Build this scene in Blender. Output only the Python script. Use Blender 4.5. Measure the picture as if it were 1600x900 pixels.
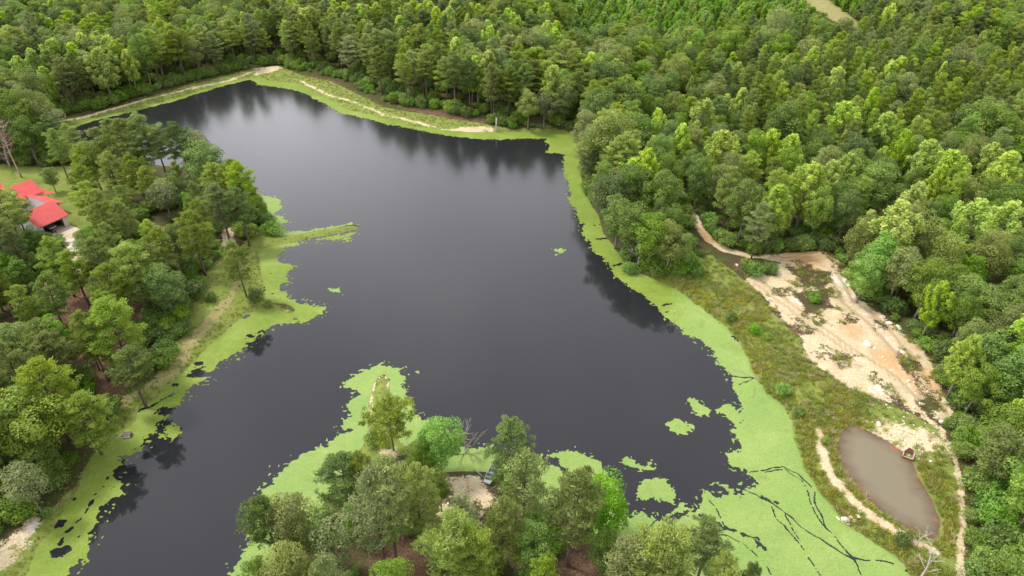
import bpy, bmesh, math, random
import numpy as np
from mathutils import Vector, Matrix

for o in list(bpy.data.objects):
    bpy.data.objects.remove(o)
sc = bpy.context.scene
COL = sc.collection
R = math.radians

# ------------------------------------------------------------------ camera
FPX, PITCH, CAMH = 1067.0, R(34), 80.0
cd = bpy.data.cameras.new('camera'); cam = bpy.data.objects.new('camera', cd); COL.objects.link(cam)
cam.location = (0, 0, CAMH); cam.rotation_euler = (R(90) - PITCH, 0, 0)
cd.sensor_width = 36; cd.lens = 36 * FPX / 1600; cd.clip_start = 1; cd.clip_end = 6000
sc.camera = cam

# ------------------------------------------------------------------ sky and sun (bright, thinly overcast)
SUN_EL, SUN_AZ = R(58), R(292)      # azimuth clockwise from +Y: from the left, a little ahead
w = bpy.data.worlds.new('World'); sc.world = w; w.use_nodes = True
nt = w.node_tree; nt.nodes.clear()
def N(t, kind, **kw):
    n = t.nodes.new(kind)
    for k, v in kw.items(): setattr(n, k, v)
    return n
out = N(nt, 'ShaderNodeOutputWorld')
sky = N(nt, 'ShaderNodeTexSky', sky_type='NISHITA', sun_disc=False, sun_elevation=SUN_EL, sun_rotation=SUN_AZ)
bg1 = N(nt, 'ShaderNodeBackground'); bg1.inputs['Strength'].default_value = 0.10
nt.links.new(sky.outputs[0], bg1.inputs[0])
tc = N(nt, 'ShaderNodeTexCoord')
cn = N(nt, 'ShaderNodeTexNoise'); cn.inputs['Scale'].default_value = 2.4; cn.inputs['Detail'].default_value = 6
nt.links.new(tc.outputs['Generated'], cn.inputs['Vector'])
cr = N(nt, 'ShaderNodeValToRGB')
cr.color_ramp.elements[0].position = 0.33; cr.color_ramp.elements[0].color = (0.635, 0.64, 0.705, 1)
cr.color_ramp.elements[1].position = 0.68; cr.color_ramp.elements[1].color = (1.1, 1.09, 1.11, 1)
nt.links.new(cn.outputs[0], cr.inputs[0])
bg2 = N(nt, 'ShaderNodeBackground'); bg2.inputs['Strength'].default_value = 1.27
# thin cloud is brighter round the hidden sun
gm = N(nt, 'ShaderNodeVectorMath', operation='DOT_PRODUCT'); nt.links.new(tc.outputs['Generated'], gm.inputs[0])
gm.inputs[1].default_value = (math.sin(SUN_AZ) * math.cos(SUN_EL), math.cos(SUN_AZ) * math.cos(SUN_EL), math.sin(SUN_EL))
gr_ = N(nt, 'ShaderNodeMapRange', interpolation_type='SMOOTHSTEP'); gr_.inputs['From Min'].default_value = -0.1; gr_.inputs['From Max'].default_value = 1.0; gr_.inputs['To Min'].default_value = 0.78; gr_.inputs['To Max'].default_value = 1.75
nt.links.new(gm.outputs['Value'], gr_.inputs[0])
gx_ = N(nt, 'ShaderNodeVectorMath', operation='SCALE'); nt.links.new(cr.outputs[0], gx_.inputs[0]); nt.links.new(gr_.outputs[0], gx_.inputs['Scale'])
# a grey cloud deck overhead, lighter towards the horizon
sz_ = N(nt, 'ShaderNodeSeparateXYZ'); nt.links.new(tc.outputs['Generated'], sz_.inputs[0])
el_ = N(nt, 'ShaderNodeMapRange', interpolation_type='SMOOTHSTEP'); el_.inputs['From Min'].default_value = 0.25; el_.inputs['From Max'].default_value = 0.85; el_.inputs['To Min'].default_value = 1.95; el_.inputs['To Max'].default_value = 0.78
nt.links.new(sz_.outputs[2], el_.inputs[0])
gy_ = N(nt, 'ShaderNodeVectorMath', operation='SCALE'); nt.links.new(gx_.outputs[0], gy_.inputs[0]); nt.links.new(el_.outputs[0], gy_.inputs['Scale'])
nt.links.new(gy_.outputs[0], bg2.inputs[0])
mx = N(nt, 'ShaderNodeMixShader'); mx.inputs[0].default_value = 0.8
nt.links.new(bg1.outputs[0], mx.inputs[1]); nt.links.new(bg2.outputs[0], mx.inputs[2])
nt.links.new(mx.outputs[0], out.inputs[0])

sd = bpy.data.lights.new('sun', 'SUN'); sun = bpy.data.objects.new('sun', sd); COL.objects.link(sun)
sd.energy = 3.2; sd.angle = R(10); sd.color = (1.0, 0.95, 0.86)
sv = Vector((math.sin(SUN_AZ) * math.cos(SUN_EL), math.cos(SUN_AZ) * math.cos(SUN_EL), math.sin(SUN_EL)))
sun.rotation_euler = sv.to_track_quat('Z', 'Y').to_euler(); sun.location = (0, -50, 200)

vs = sc.view_settings
vs.view_transform = 'Standard'; vs.look = 'None'; vs.exposure = 0.02; vs.gamma = 1; vs.use_curve_mapping = False
sc.render.engine = 'CYCLES'
cy = sc.cycles
cy.max_bounces = 5; cy.diffuse_bounces = 3; cy.glossy_bounces = 2; cy.transmission_bounces = 3; cy.transparent_max_bounces = 4
cy.use_denoising = True
try: cy.denoiser = 'OPENIMAGEDENOISE'
except Exception: pass
cy.caustics_reflective = False; cy.caustics_refractive = False
sc.render.film_transparent = False

# ------------------------------------------------------------------ helpers: surveying the plan
def un(x, y, z=0.8):
    """ground point (metres) seen at photograph point (x, y) on the level z"""
    dx = (x - 800) / FPX; dy = (450 - y) / FPX
    d = (dx, math.cos(PITCH) + dy * math.sin(PITCH), -math.sin(PITCH) + dy * math.cos(PITCH))
    t = (z - CAMH) / d[2]
    return (d[0] * t, d[1] * t)
def pj(x, y, z):
    zc = y * math.cos(PITCH) - (z - CAMH) * math.sin(PITCH); yc = y * math.sin(PITCH) + (z - CAMH) * math.cos(PITCH)
    return 800 + FPX * x / zc, 450 - FPX * yc / zc
def poly(pts, z=0.0): return np.array([un(x, y, z) for x, y in pts])
def top_height(X, Y, z, ty):
    lo, hi = 0.5, 40.0
    for _ in range(30):
        m = (lo + hi) / 2
        if pj(X, Y, z + m)[1] > ty: lo = m
        else: hi = m
    return lo

rng = np.random.default_rng(7)
_lat = np.random.default_rng(3).random((256, 256))
def vnoise(x, y):
    xi = np.floor(x).astype(int); yi = np.floor(y).astype(int)
    fx = x - xi; fy = y - yi
    fx = fx * fx * (3 - 2 * fx); fy = fy * fy * (3 - 2 * fy)
    a = _lat[xi & 255, yi & 255]; b = _lat[(xi + 1) & 255, yi & 255]
    c = _lat[xi & 255, (yi + 1) & 255]; d = _lat[(xi + 1) & 255, (yi + 1) & 255]
    return (a * (1 - fx) + b * fx) * (1 - fy) + (c * (1 - fx) + d * fx) * fy
def fbm(x, y, o=4):
    s = 0; a = 0.5; n = 0
    for i in range(o):
        s = s + a * vnoise(x * 2 ** i + 17.3 * i, y * 2 ** i + 9.1 * i); n += a; a *= 0.5
    return s / n
def sdf_poly(px, py, P):
    """signed distance, positive inside"""
    d2 = np.full(px.shape, 1e18); ins = np.zeros(px.shape, bool)
    n = len(P)
    for i in range(n):
        x0, y0 = P[i]; x1, y1 = P[(i + 1) % n]
        ex, ey = x1 - x0, y1 - y0
        t = np.clip(((px - x0) * ex + (py - y0) * ey) / (ex * ex + ey * ey + 1e-12), 0, 1)
        d2 = np.minimum(d2, (px - x0 - t * ex) ** 2 + (py - y0 - t * ey) ** 2)
        c = ((y0 > py) != (y1 > py))
        if y1 != y0: ins ^= c & (px < (x1 - x0) * (py - y0) / (y1 - y0) + x0)
    d = np.sqrt(d2)
    return np.where(ins, d, -d)
def sdf_line(px, py, P):
    d2 = np.full(px.shape, 1e18)
    for i in range(len(P) - 1):
        x0, y0 = P[i]; x1, y1 = P[i + 1]
        ex, ey = x1 - x0, y1 - y0
        t = np.clip(((px - x0) * ex + (py - y0) * ey) / (ex * ex + ey * ey + 1e-12), 0, 1)
        d2 = np.minimum(d2, (px - x0 - t * ex) ** 2 + (py - y0 - t * ey) ** 2)
    return np.sqrt(d2)
def sst(a, b, x):
    t = np.clip((x - a) / (b - a), 0, 1); return t * t * (3 - 2 * t)

# ------------------------------------------------------------------ the plan, surveyed from the photograph
LAKE = poly([(-60,1080),(5,960),(43,900),(58,857),(78,834),(93,807),(117,779),(132,737),(148,713),(179,684),(207,664),(218,639),(241,626),(268,600),(288,581),(317,550),(340,530),(360,511),(383,492),
 (405,483),(434,482),(446,489),(458,488),(461,484),(448,475),(428,472),(416,468),(411,448),(409,422),(405,402),(401,391),(408,389),(445,381),(477,374),(512,368),(538,363),(558,358),(563,354),(555,351),(541,352),(512,357),(466,366),(445,368),(428,367),(428,361),(422,350),(419,338),(416,321),(405,306),(394,295),(378,284),(345,268),(300,262),(230,257),(170,250),(130,236),(103,218),(90,205),
 (110,196),(143,186),(213,169),(267,156),(310,142),(353,129),(393,121),(415,124),(440,128),(470,132),(492,146),(515,155),(530,165),(543,172),(587,182),(633,195),(683,202),(733,207),(800,207),(843,206),(880,203),(903,216),(907,240),(908,277),(912,300),(922,317),(932,333),(938,353),(947,370),(960,387),(973,407),(993,423),(1017,435),(1043,447),(1067,460),(1090,477),(1110,492),(1134,510),(1155,533),(1170,564),(1180,590),(1197,614),(1225,636),(1233,653),(1243,683),(1248,710),(1257,737),(1267,753),(1283,775),(1300,792),(1320,817),(1340,830),(1367,850),(1397,870),(1413,886),(1425,910),(1440,980),(1420,1060),
 (1290,1060),(1180,960),(1120,922),(1080,895),(1040,876),(1000,860),(965,842),(933,833),(887,807),(857,790),(833,777),(800,757),(773,740),(755,735),(740,736),(717,736),(687,736),(660,722),(640,705),(622,688),(614,665),(608,640),(611,608),(609,595),(601,586),(592,589),(585,600),(580,624),(576,651),(573,675),(566,696),(552,712),(535,742),(515,777),(480,817),(450,860),(432,900),(415,970),(395,1080)])
POND = poly([(1327,663),(1315,674),(1307,694),(1310,718),(1324,740),(1342,765),(1359,784),(1383,804),(1408,821),(1432,833),(1456,843),(1468,840),(1470,811),(1459,787),(1439,750),(1425,721),(1410,706),(1390,691),(1364,677),(1342,666)], 0.5)
SAND = poly([(1167,401),(1244,396),(1307,394),(1316,428),(1340,468),(1384,497),(1412,520),(1439,543),(1462,580),(1478,625),(1490,650),(1470,668),(1430,648),(1384,632),(1330,612),(1283,580),(1256,557),(1252,533),(1206,487),(1172,447),(1150,432),(1180,432),(1217,412),(1180,404)], 0.8)
GRASSY_IN_SAND = [poly(p, 0.8) for p in ([(1225,418),(1262,420),(1300,428),(1298,445),(1275,455),(1250,440)], [(1240,462),(1290,455),(1296,480),(1260,490)], [(1425,630),(1455,618),(1478,640),(1450,652)], [(1405,570),(1428,560),(1432,575),(1410,582)])]
RBANK = poly([(1000,415),(1060,415),(1110,400),(1172,445),(1206,487),(1252,533),(1256,557),(1283,580),(1330,612),(1384,632),(1430,650),(1470,670),(1485,700),(1498,740),(1506,790),(1510,850),(1500,900),(1440,960),(1400,900),(1290,800),(1225,660),(1160,560),(1080,480)], 0.8)
LBANK = poly([(405,385),(345,395),(318,430),(300,470),(290,510),(270,545),(240,590),(185,625),(150,690),(110,755),(40,830),(-30,880),(-60,960),(40,930),(110,800),(215,660),(300,580),(360,520),(470,488),(430,470),(412,430),(470,378),(565,352),(450,360),(420,370)], 0.8)
LAWN = poly([(-60,255),(60,262),(120,262),(210,272),(300,285),(250,300),(180,310),(140,330),(150,365),(110,372),(100,352),(60,330),(-60,330)], 0.8)
FARBANK = poly([(70,205),(83,190),(140,180),(300,132),(395,108),(440,106),(470,118),(510,125),(555,145),(600,168),(670,180),(720,188),(800,200),(870,198),(900,205),(910,225),(860,212),(800,216),(700,212),(600,195),(530,178),(480,150),(440,138),(400,130),(300,152),(140,192),(95,215)], 0.8)
SPITS = [poly([(597,583),(615,590),(612,650),(640,705),(600,720),(560,720),(580,600)], 0.8), poly([(560,350),(565,358),(470,382),(400,395),(380,380),(420,350)], 0.8)]
BEACHES = [poly(p, 0.8) for p in ([(686,740),(745,738),(760,757),(790,790),(770,800),(745,788),(722,800),(700,770),(684,755)], [(592,700),(618,695),(625,715),(600,735),(588,725)],
           [(690,778),(720,790),(760,800),(745,850),(700,870),(680,810)], [(345,362),(368,355),(375,390),(345,400)], [(240,378),(300,375),(310,395),(250,398)], [(85,355),(105,350),(122,372),(145,420),(120,432),(95,420),(100,385)], [(60,445),(95,440),(98,475),(60,482)],
           [(395,107),(440,104),(436,112),(398,117)], [(690,199),(770,196),(770,203),(690,206)], [(0,850),(60,795),(70,805),(30,870),(-30,930),(-60,920)], [(20,462),(40,455),(45,480),(18,488)])]
TRACKS = [(0.3, [(1500,905),(1500,850),(1503,835),(1502,800),(1499,765),(1493,730),(1482,700),(1468,672),(1440,652)], 0.8),
          (0.38, [(1279,672),(1281,700),(1286,716),(1300,745),(1323,771),(1350,798),(1387,823),(1427,847),(1465,862)], 1.0),
          (0.2, [(1288,700),(1297,730),(1310,750),(1345,788),(1385,815),(1425,840),(1450,852)], 0.8),
          (0.9, [(1062,300),(1069,312),(1086,345),(1092,358),(1108,378),(1132,392),(1170,402)], 0.95),
          (0.35, [(425,384),(400,388),(384,402),(372,440),(360,470),(333,503),(298,540),(268,585),(218,612),(180,642)], 0.5),
          (0.35, [(352,470),(322,503),(288,540),(258,580),(210,606),(170,640)], 0.5),
          (0.7, [(75,198),(83,192),(127,183),(200,163),(310,135),(363,122),(397,112),(440,108)], 0.62),
          (0.6, [(470,125),(493,137),(513,147),(545,157),(600,178),(660,192),(700,200),(765,200)], 0.6),
          (0.3, [(1178,444),(1206,465),(1250,497),(1300,535),(1332,555)], 0.9),

          ]
LITTER = [poly(p, 0.8) for p in ([(560,830),(640,800),(700,870),(680,960),(560,960)], [(845,800),(900,815),(935,850),(960,900),(930,960),(860,960),(850,850)], [(680,745),(710,770),(735,800),(715,830),(680,800)],
          [(915,285),(955,290),(950,320),(925,310)], [(0,470),(120,440),(260,470),(285,520),(240,600),(180,640),(60,640),(0,600)], [(200,560),(285,510),(270,560),(180,640)], [(560,150),(660,168),(780,190),(780,200),(660,185)], [(470,115),(540,128),(540,142),(470,125)], [(1130,400),(1180,415),(1178,435),(1140,425)], [(180,330),(300,360),(290,390),(180,380)])]
STRIP = poly([(1247,-25),(1270,-25),(1302,6),(1343,38),(1338,48),(1298,33),(1262,8)], 0.8)
HOUSE_YARD = poly([(-80,255),(60,262),(125,285),(140,345),(112,372),(100,385),(60,372),(30,380),(-80,400)], 0.8)

# ------------------------------------------------------------------ mesh helpers
def mesh_np(name, V, Fq, mats=(), smooth=False, matidx=None):
    V = np.asarray(V, np.float32); Fq = np.asarray(Fq, np.int32)
    me = bpy.data.meshes.new(name)
    k = Fq.shape[1]
    me.vertices.add(len(V)); me.vertices.foreach_set('co', V.ravel())
    me.loops.add(Fq.size); me.loops.foreach_set('vertex_index', Fq.ravel())
    me.polygons.add(len(Fq)); me.polygons.foreach_set('loop_start', np.arange(0, Fq.size, k, dtype=np.int32))
    try: me.polygons.foreach_set('loop_total', np.full(len(Fq), k, np.int32))
    except Exception: pass
    for m in mats: me.materials.append(m)
    if matidx is not None: me.polygons.foreach_set('material_index', np.asarray(matidx, np.int32))
    me.polygons.foreach_set('use_smooth', np.full(len(Fq), smooth, bool))
    me.update(calc_edges=True); me.validate()
    return me
def fattr(me, name, vals):
    a = me.attributes.new(name, 'FLOAT', 'POINT'); a.data.foreach_set('value', np.asarray(vals, np.float32))
def link(name, data, parent=None, loc=None, rotz=None):
    o = bpy.data.objects.new(name, data); COL.objects.link(o)
    if parent is not None: o.parent = parent
    if loc is not None: o.location = loc
    if rotz is not None: o.rotation_euler = (0, 0, rotz)
    return o
def tag(o, label=None, cat=None, group=None, kind=None):
    if label: o['label'] = label
    if cat: o['category'] = cat
    if group: o['group'] = group
    if kind: o['kind'] = kind
    return o

class MB:
    """collects quads (triangles as degenerate-free n-gons) and links them as one mesh"""
    def __init__(s): s.V = []; s.F = []
    def add(s, V, F):
        b = len(s.V); s.V += [tuple(v) for v in V]; s.F += [tuple(i + b for i in f) for f in F]
    def box(s, c, d, rz=0, M=None):
        cx, cy_, cz = c; x, y, z = d[0] / 2, d[1] / 2, d[2] / 2
        P = [Vector((sx * x, sy * y, sz * z)) for sz in (-1, 1) for sy in (-1, 1) for sx in (-1, 1)]
        Mr = Matrix.Rotation(rz, 3, 'Z') if M is None else M
        P = [Mr @ p + Vector(c) for p in P]
        s.add(P, [(0, 2, 3, 1), (4, 5, 7, 6), (0, 1, 5, 4), (2, 6, 7, 3), (0, 4, 6, 2), (1, 3, 7, 5)])
    def prism(s, pts, z0, z1):
        n = len(pts)
        s.add([(x, y, z0) for x, y in pts] + [(x, y, z1) for x, y in pts],
              [tuple(range(n))[::-1], tuple(range(n, 2 * n))] + [(i, (i + 1) % n, (i + 1) % n + n, i + n) for i in range(n)])
    def tube(s, P, rad, k=6):
        P = [Vector(p) for p in P]; V = []; n = len(P)
        for i, p in enumerate(P):
            t = (P[min(i + 1, n - 1)] - P[max(i - 1, 0)]).normalized()
            a = t.orthogonal().normalized() if i == 0 else (a - t * a.dot(t)).normalized()
            b = t.cross(a)
            for j in range(k):
                q = 2 * math.pi * j / k
                V.append(p + (a * math.cos(q) + b * math.sin(q)) * rad[i])
        F = [(i * k + j, i * k + (j + 1) % k, (i + 1) * k + (j + 1) % k, (i + 1) * k + j) for i in range(n - 1) for j in range(k)]
        F += [tuple(range(k))[::-1], tuple(range((n - 1) * k, n * k))]
        s.add(V, F)
    def mesh(s, name, mat, smooth=False):
        me = bpy.data.meshes.new(name); me.from_pydata(s.V, [], s.F)
        if mat: me.materials.append(mat)
        if smooth:
            for p in me.polygons: p.use_smooth = True
        me.update(); return me
    def build(s, name, mat, parent=None, smooth=False): return link(name, s.mesh(name, mat, smooth), parent)

# ------------------------------------------------------------------ materials
def newmat(name):
    m = bpy.data.materials.new(name); m.use_nodes = True; t = m.node_tree; t.nodes.clear()
    return m, t, N(t, 'ShaderNodeOutputMaterial')
def ramp(t, fac, stops):
    r = N(t, 'ShaderNodeValToRGB'); e = r.color_ramp.elements
    while len(e) < len(stops): e.new(0.5)
    for i, (p, c) in enumerate(stops): e[i].position = p; e[i].color = (*c, 1) if len(c) == 3 else c
    t.links.new(fac, r.inputs[0]); return r.outputs[0]
def noise(t, scale, detail=4, rough=0.6, vec=None, dist=0):
    n = N(t, 'ShaderNodeTexNoise'); n.inputs['Scale'].default_value = scale; n.inputs['Detail'].default_value = detail
    n.inputs['Roughness'].default_value = rough; n.inputs['Distortion'].default_value = dist
    if vec is not None: t.links.new(vec, n.inputs['Vector'])
    return n.outputs[0]
def math_(t, op, a, b=None, c=None):
    n = N(t, 'ShaderNodeMath', operation=op)
    for i, v in enumerate((a, b, c)):
        if v is None: continue
        if isinstance(v, (int, float)): n.inputs[i].default_value = v
        else: t.links.new(v, n.inputs[i])
    return n.outputs[0]
def mixc(t, f, a, b, mode='MIX'):
    n = N(t, 'ShaderNodeMix', data_type='RGBA', blend_type=mode)
    for s, v in ((n.inputs[0], f), (n.inputs[6], a), (n.inputs[7], b)):
        if isinstance(v, (int, float)): s.default_value = v
        elif isinstance(v, tuple): s.default_value = (*v, 1)
        else: t.links.new(v, s)
    return n.outputs[2]
def simple(name, colour, rough=0.8, var=0.25, scale=6.0, metal=0.0, bump=0.0):
    m, t, o = newmat(name)
    b = N(t, 'ShaderNodeBsdfPrincipled'); t.links.new(b.outputs[0], o.inputs[0])
    g = N(t, 'ShaderNodeTexCoord').outputs['Object']
    n = noise(t, scale, 5, 0.65, g)
    lo = tuple(c * (1 - var) for c in colour); hi = tuple(min(1, c * (1 + var)) for c in colour)
    t.links.new(ramp(t, n, [(0.3, lo), (0.7, hi)]), b.inputs['Base Color'])
    b.inputs['Roughness'].default_value = rough; b.inputs['Metallic'].default_value = metal
    if bump:
        bp = N(t, 'ShaderNodeBump'); bp.inputs['Distance'].default_value = bump; t.links.new(n, bp.inputs['Height']); t.links.new(bp.outputs[0], b.inputs['Normal'])
    return m
def leafmat(name, c, c2, trans=0.42, spread=0.24):
    """leaf colour c, with lighter/yellower shoots c2 on some sprays (the 'tone' of each spray), and a tint per tree"""
    m, t, o = newmat(name)
    at = N(t, 'ShaderNodeAttribute', attribute_name='tone')
    col = mixc(t, at.outputs['Fac'], c, c2)
    oi = N(t, 'ShaderNodeObjectInfo')
    hs = N(t, 'ShaderNodeHueSaturation')
    t.links.new(col, hs.inputs['Color'])
    r1 = N(t, 'ShaderNodeMapRange'); r1.inputs['To Min'].default_value = 1 - spread; r1.inputs['To Max'].default_value = 1 + spread
    t.links.new(oi.outputs['Random'], r1.inputs[0]); t.links.new(r1.outputs[0], hs.inputs['Value'])
    fr = math_(t, 'FRACT', math_(t, 'MULTIPLY', oi.outputs['Random'], 17.31))
    r2 = N(t, 'ShaderNodeMapRange'); r2.inputs['To Min'].default_value = 0.482; r2.inputs['To Max'].default_value = 0.505
    t.links.new(fr, r2.inputs[0]); t.links.new(r2.outputs[0], hs.inputs['Hue'])
    r3 = N(t, 'ShaderNodeMapRange'); r3.inputs['To Min'].default_value = 0.87; r3.inputs['To Max'].default_value = 1.09
    t.links.new(math_(t, 'FRACT', math_(t, 'MULTIPLY', oi.outputs['Random'], 5.77)), r3.inputs[0]); t.links.new(r3.outputs[0], hs.inputs['Saturation'])
    d = N(t, 'ShaderNodeBsdfDiffuse'); tr = N(t, 'ShaderNodeBsdfTranslucent'); ms = N(t, 'ShaderNodeMixShader'); ms.inputs[0].default_value = trans
    t.links.new(hs.outputs[0], d.inputs[0]); t.links.new(hs.outputs[0], tr.inputs[0])
    t.links.new(d.outputs[0], ms.inputs[1]); t.links.new(tr.outputs[0], ms.inputs[2])
    g = N(t, 'ShaderNodeBsdfGlossy'); g.inputs['Roughness'].default_value = 0.5; g.inputs['Color'].default_value = (1, 1, 1, 1)
    m2 = N(t, 'ShaderNodeMixShader'); m2.inputs[0].default_value = 0.025
    t.links.new(ms.outputs[0], m2.inputs[1]); t.links.new(g.outputs[0], m2.inputs[2]); t.links.new(m2.outputs[0], o.inputs[0])
    return m

M = {}
M['pine'] = leafmat('pine_needles', (0.189, 0.275, 0.043), (0.340, 0.437, 0.067))
M['pine_dark'] = leafmat('pine_needles_dark', (0.140, 0.227, 0.049), (0.254, 0.356, 0.074))
M['pine_lime'] = leafmat('pine_needles_lime', (0.243, 0.367, 0.043), (0.416, 0.540, 0.071))
M['pine_grey'] = leafmat('pine_needles_grey', (0.227, 0.308, 0.095), (0.368, 0.443, 0.157))
M['oak'] = leafmat('oak_leaves', (0.164, 0.279, 0.034), (0.291, 0.427, 0.052))
M['oak_dark'] = leafmat('oak_leaves_dark', (0.130, 0.227, 0.040), (0.227, 0.340, 0.059))
M['oak_fresh'] = leafmat('maple_leaves', (0.157, 0.335, 0.028), (0.281, 0.491, 0.048), 0.42)
M['olive'] = leafmat('olive_leaves', (0.200, 0.254, 0.059), (0.346, 0.405, 0.100))
M['bright'] = leafmat('poplar_leaves', (0.308, 0.486, 0.046), (0.530, 0.680, 0.087), 0.42, 0.16)
M['silver'] = leafmat('lichen_leaves', (0.205, 0.281, 0.095), (0.368, 0.421, 0.180))
M['weed'] = leafmat('weeds', (0.245, 0.325, 0.050), (0.440, 0.490, 0.100))
M['weed_gold'] = leafmat('gold_weeds', (0.350, 0.370, 0.045), (0.500, 0.460, 0.080))
M['dry'] = leafmat('dry_grass', (0.430, 0.360, 0.180), (0.600, 0.520, 0.300))
M['bark'] = simple('pine_bark', (0.135, 0.095, 0.070), 0.9, 0.4, 3.0, bump=0.03)
M['bark_grey'] = simple('grey_bark', (0.200, 0.175, 0.150), 0.9, 0.35, 3.0, bump=0.03)
M['dead'] = simple('bleached_wood', (0.520, 0.470, 0.420), 0.8, 0.2, 3.0)
M['dead_tan'] = simple('tan_dead_wood', (0.430, 0.300, 0.220), 0.85, 0.25, 3.0)
M['twig'] = simple('grey_twigs', (0.330, 0.290, 0.270), 0.9, 0.2, 3.0)
M['rock'] = simple('pale_limestone', (0.660, 0.600, 0.500), 0.9, 0.22, 2.2, bump=0.06)

# ground
def ground_material():
    m, t, o = newmat('ground')
    b = N(t, 'ShaderNodeBsdfPrincipled'); t.links.new(b.outputs[0], o.inputs[0]); b.inputs['Roughness'].default_value = 0.95
    b.inputs['Specular IOR Level'].default_value = 0.1
    g = N(t, 'ShaderNodeTexCoord').outputs['Object']
    A = lambda k: N(t, 'ShaderNodeAttribute', attribute_name=k).outputs['Fac']
    nb = noise(t, 0.09, 5, 0.6, g); nm = noise(t, 0.55, 6, 0.65, g); nf = noise(t, 3.2, 5, 0.7, g); nx = noise(t, 11.0, 3, 0.7, g)
    def mask(a, k=0.9, lo=0.42, hi=0.58, n1=nm, n2=nf):
        s = math_(t, 'ADD', a, math_(t, 'MULTIPLY', math_(t, 'SUBTRACT', n1, 0.5), k))
        s = math_(t, 'ADD', s, math_(t, 'MULTIPLY', math_(t, 'SUBTRACT', n2, 0.5), k * 0.8))
        r = N(t, 'ShaderNodeMapRange', interpolation_type='SMOOTHSTEP'); r.inputs['From Min'].default_value = lo; r.inputs['From Max'].default_value = hi
        t.links.new(s, r.inputs[0]); return r.outputs[0]
    floor = ramp(t, nf, [(0.25, (0.045, 0.030, 0.018)), (0.5, (0.095, 0.062, 0.038)), (0.75, (0.165, 0.120, 0.075))])
    weeds = ramp(t, nx, [(0.3, (0.040, 0.060, 0.014)), (0.7, (0.090, 0.120, 0.030))])
    col = mixc(t, mask(0.5, 1.3), floor, weeds)
    lit = ramp(t, nf, [(0.25, (0.080, 0.042, 0.028)), (0.55, (0.180, 0.100, 0.068)), (0.8, (0.300, 0.200, 0.140))])
    col = mixc(t, mask(A('litter'), 1.3, 0.35, 0.65), col, lit)
    gr = ramp(t, math_(t, 'ADD', math_(t, 'MULTIPLY', nx, 0.5), math_(t, 'MULTIPLY', nm, 0.5)), [(0.3, (0.105, 0.150, 0.028)), (0.5, (0.190, 0.235, 0.052)), (0.7, (0.300, 0.300, 0.095))])
    gy = ramp(t, nf, [(0.3, (0.220, 0.200, 0.075)), (0.7, (0.400, 0.335, 0.165))])
    grass = mixc(t, mask(A('dry'), 1.1), gr, gy)
    col = mixc(t, mask(A('grass'), 0.7), col, grass)
    s1 = ramp(t, math_(t, 'ADD', math_(t, 'MULTIPLY', nf, 0.55), math_(t, 'MULTIPLY', nm, 0.45)), [(0.30, (0.330, 0.245, 0.135)), (0.45, (0.520, 0.405, 0.245)), (0.55, (0.600, 0.495, 0.330)), (0.72, (0.720, 0.655, 0.520))])
    s2 = ramp(t, nf, [(0.25, (0.460, 0.255, 0.115)), (0.75, (0.650, 0.430, 0.235))])
    sand = mixc(t, mask(A('orange'), 1.0, 0.35, 0.7, nb, nm), s1, s2)
    sand = mixc(t, mask(A('white'), 0.9, 0.4, 0.65), sand, (0.720, 0.660, 0.580))
    # erosion rills and pebbly dark specks
    mp = N(t, 'ShaderNodeMapping'); mp.inputs['Scale'].default_value = (0.35, 1.9, 1); mp.inputs['Rotation'].default_value = (0, 0, R(38)); t.links.new(g, mp.inputs[0])
    rill = noise(t, 0.9, 6, 0.7, mp.outputs[0], 0.6)
    rm = N(t, 'ShaderNodeMapRange', interpolation_type='SMOOTHSTEP'); rm.inputs['From Min'].default_value = 0.56; rm.inputs['From Max'].default_value = 0.66; t.links.new(rill, rm.inputs[0])
    sand = mixc(t, math_(t, 'MULTIPLY', rm.outputs[0], 0.55), sand, (0.30, 0.235, 0.130))
    sand = mixc(t, math_(t, 'MULTIPLY', mask(A('rut'), 1.0, 0.45, 0.75), 0.6), sand, (0.36, 0.26, 0.15))
    col = mixc(t, mask(A('sand'), 1.15, 0.40, 0.60), col, sand)
    mud = ramp(t, nf, [(0.3, (0.100, 0.075, 0.055)), (0.7, (0.230, 0.165, 0.120))])
    col = mixc(t, mask(A('mud'), 0.4, 0.4, 0.6), col, mud)
    t.links.new(col, b.inputs['Base Color'])
    bp = N(t, 'ShaderNodeBump'); bp.inputs['Distance'].default_value = 0.18; bp.inputs['Strength'].default_value = 0.7
    t.links.new(math_(t, 'ADD', nf, math_(t, 'MULTIPLY', nx, 0.5)), bp.inputs['Height']); t.links.new(bp.outputs[0], b.inputs['Normal'])
    return m
M['ground'] = ground_material()

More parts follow.
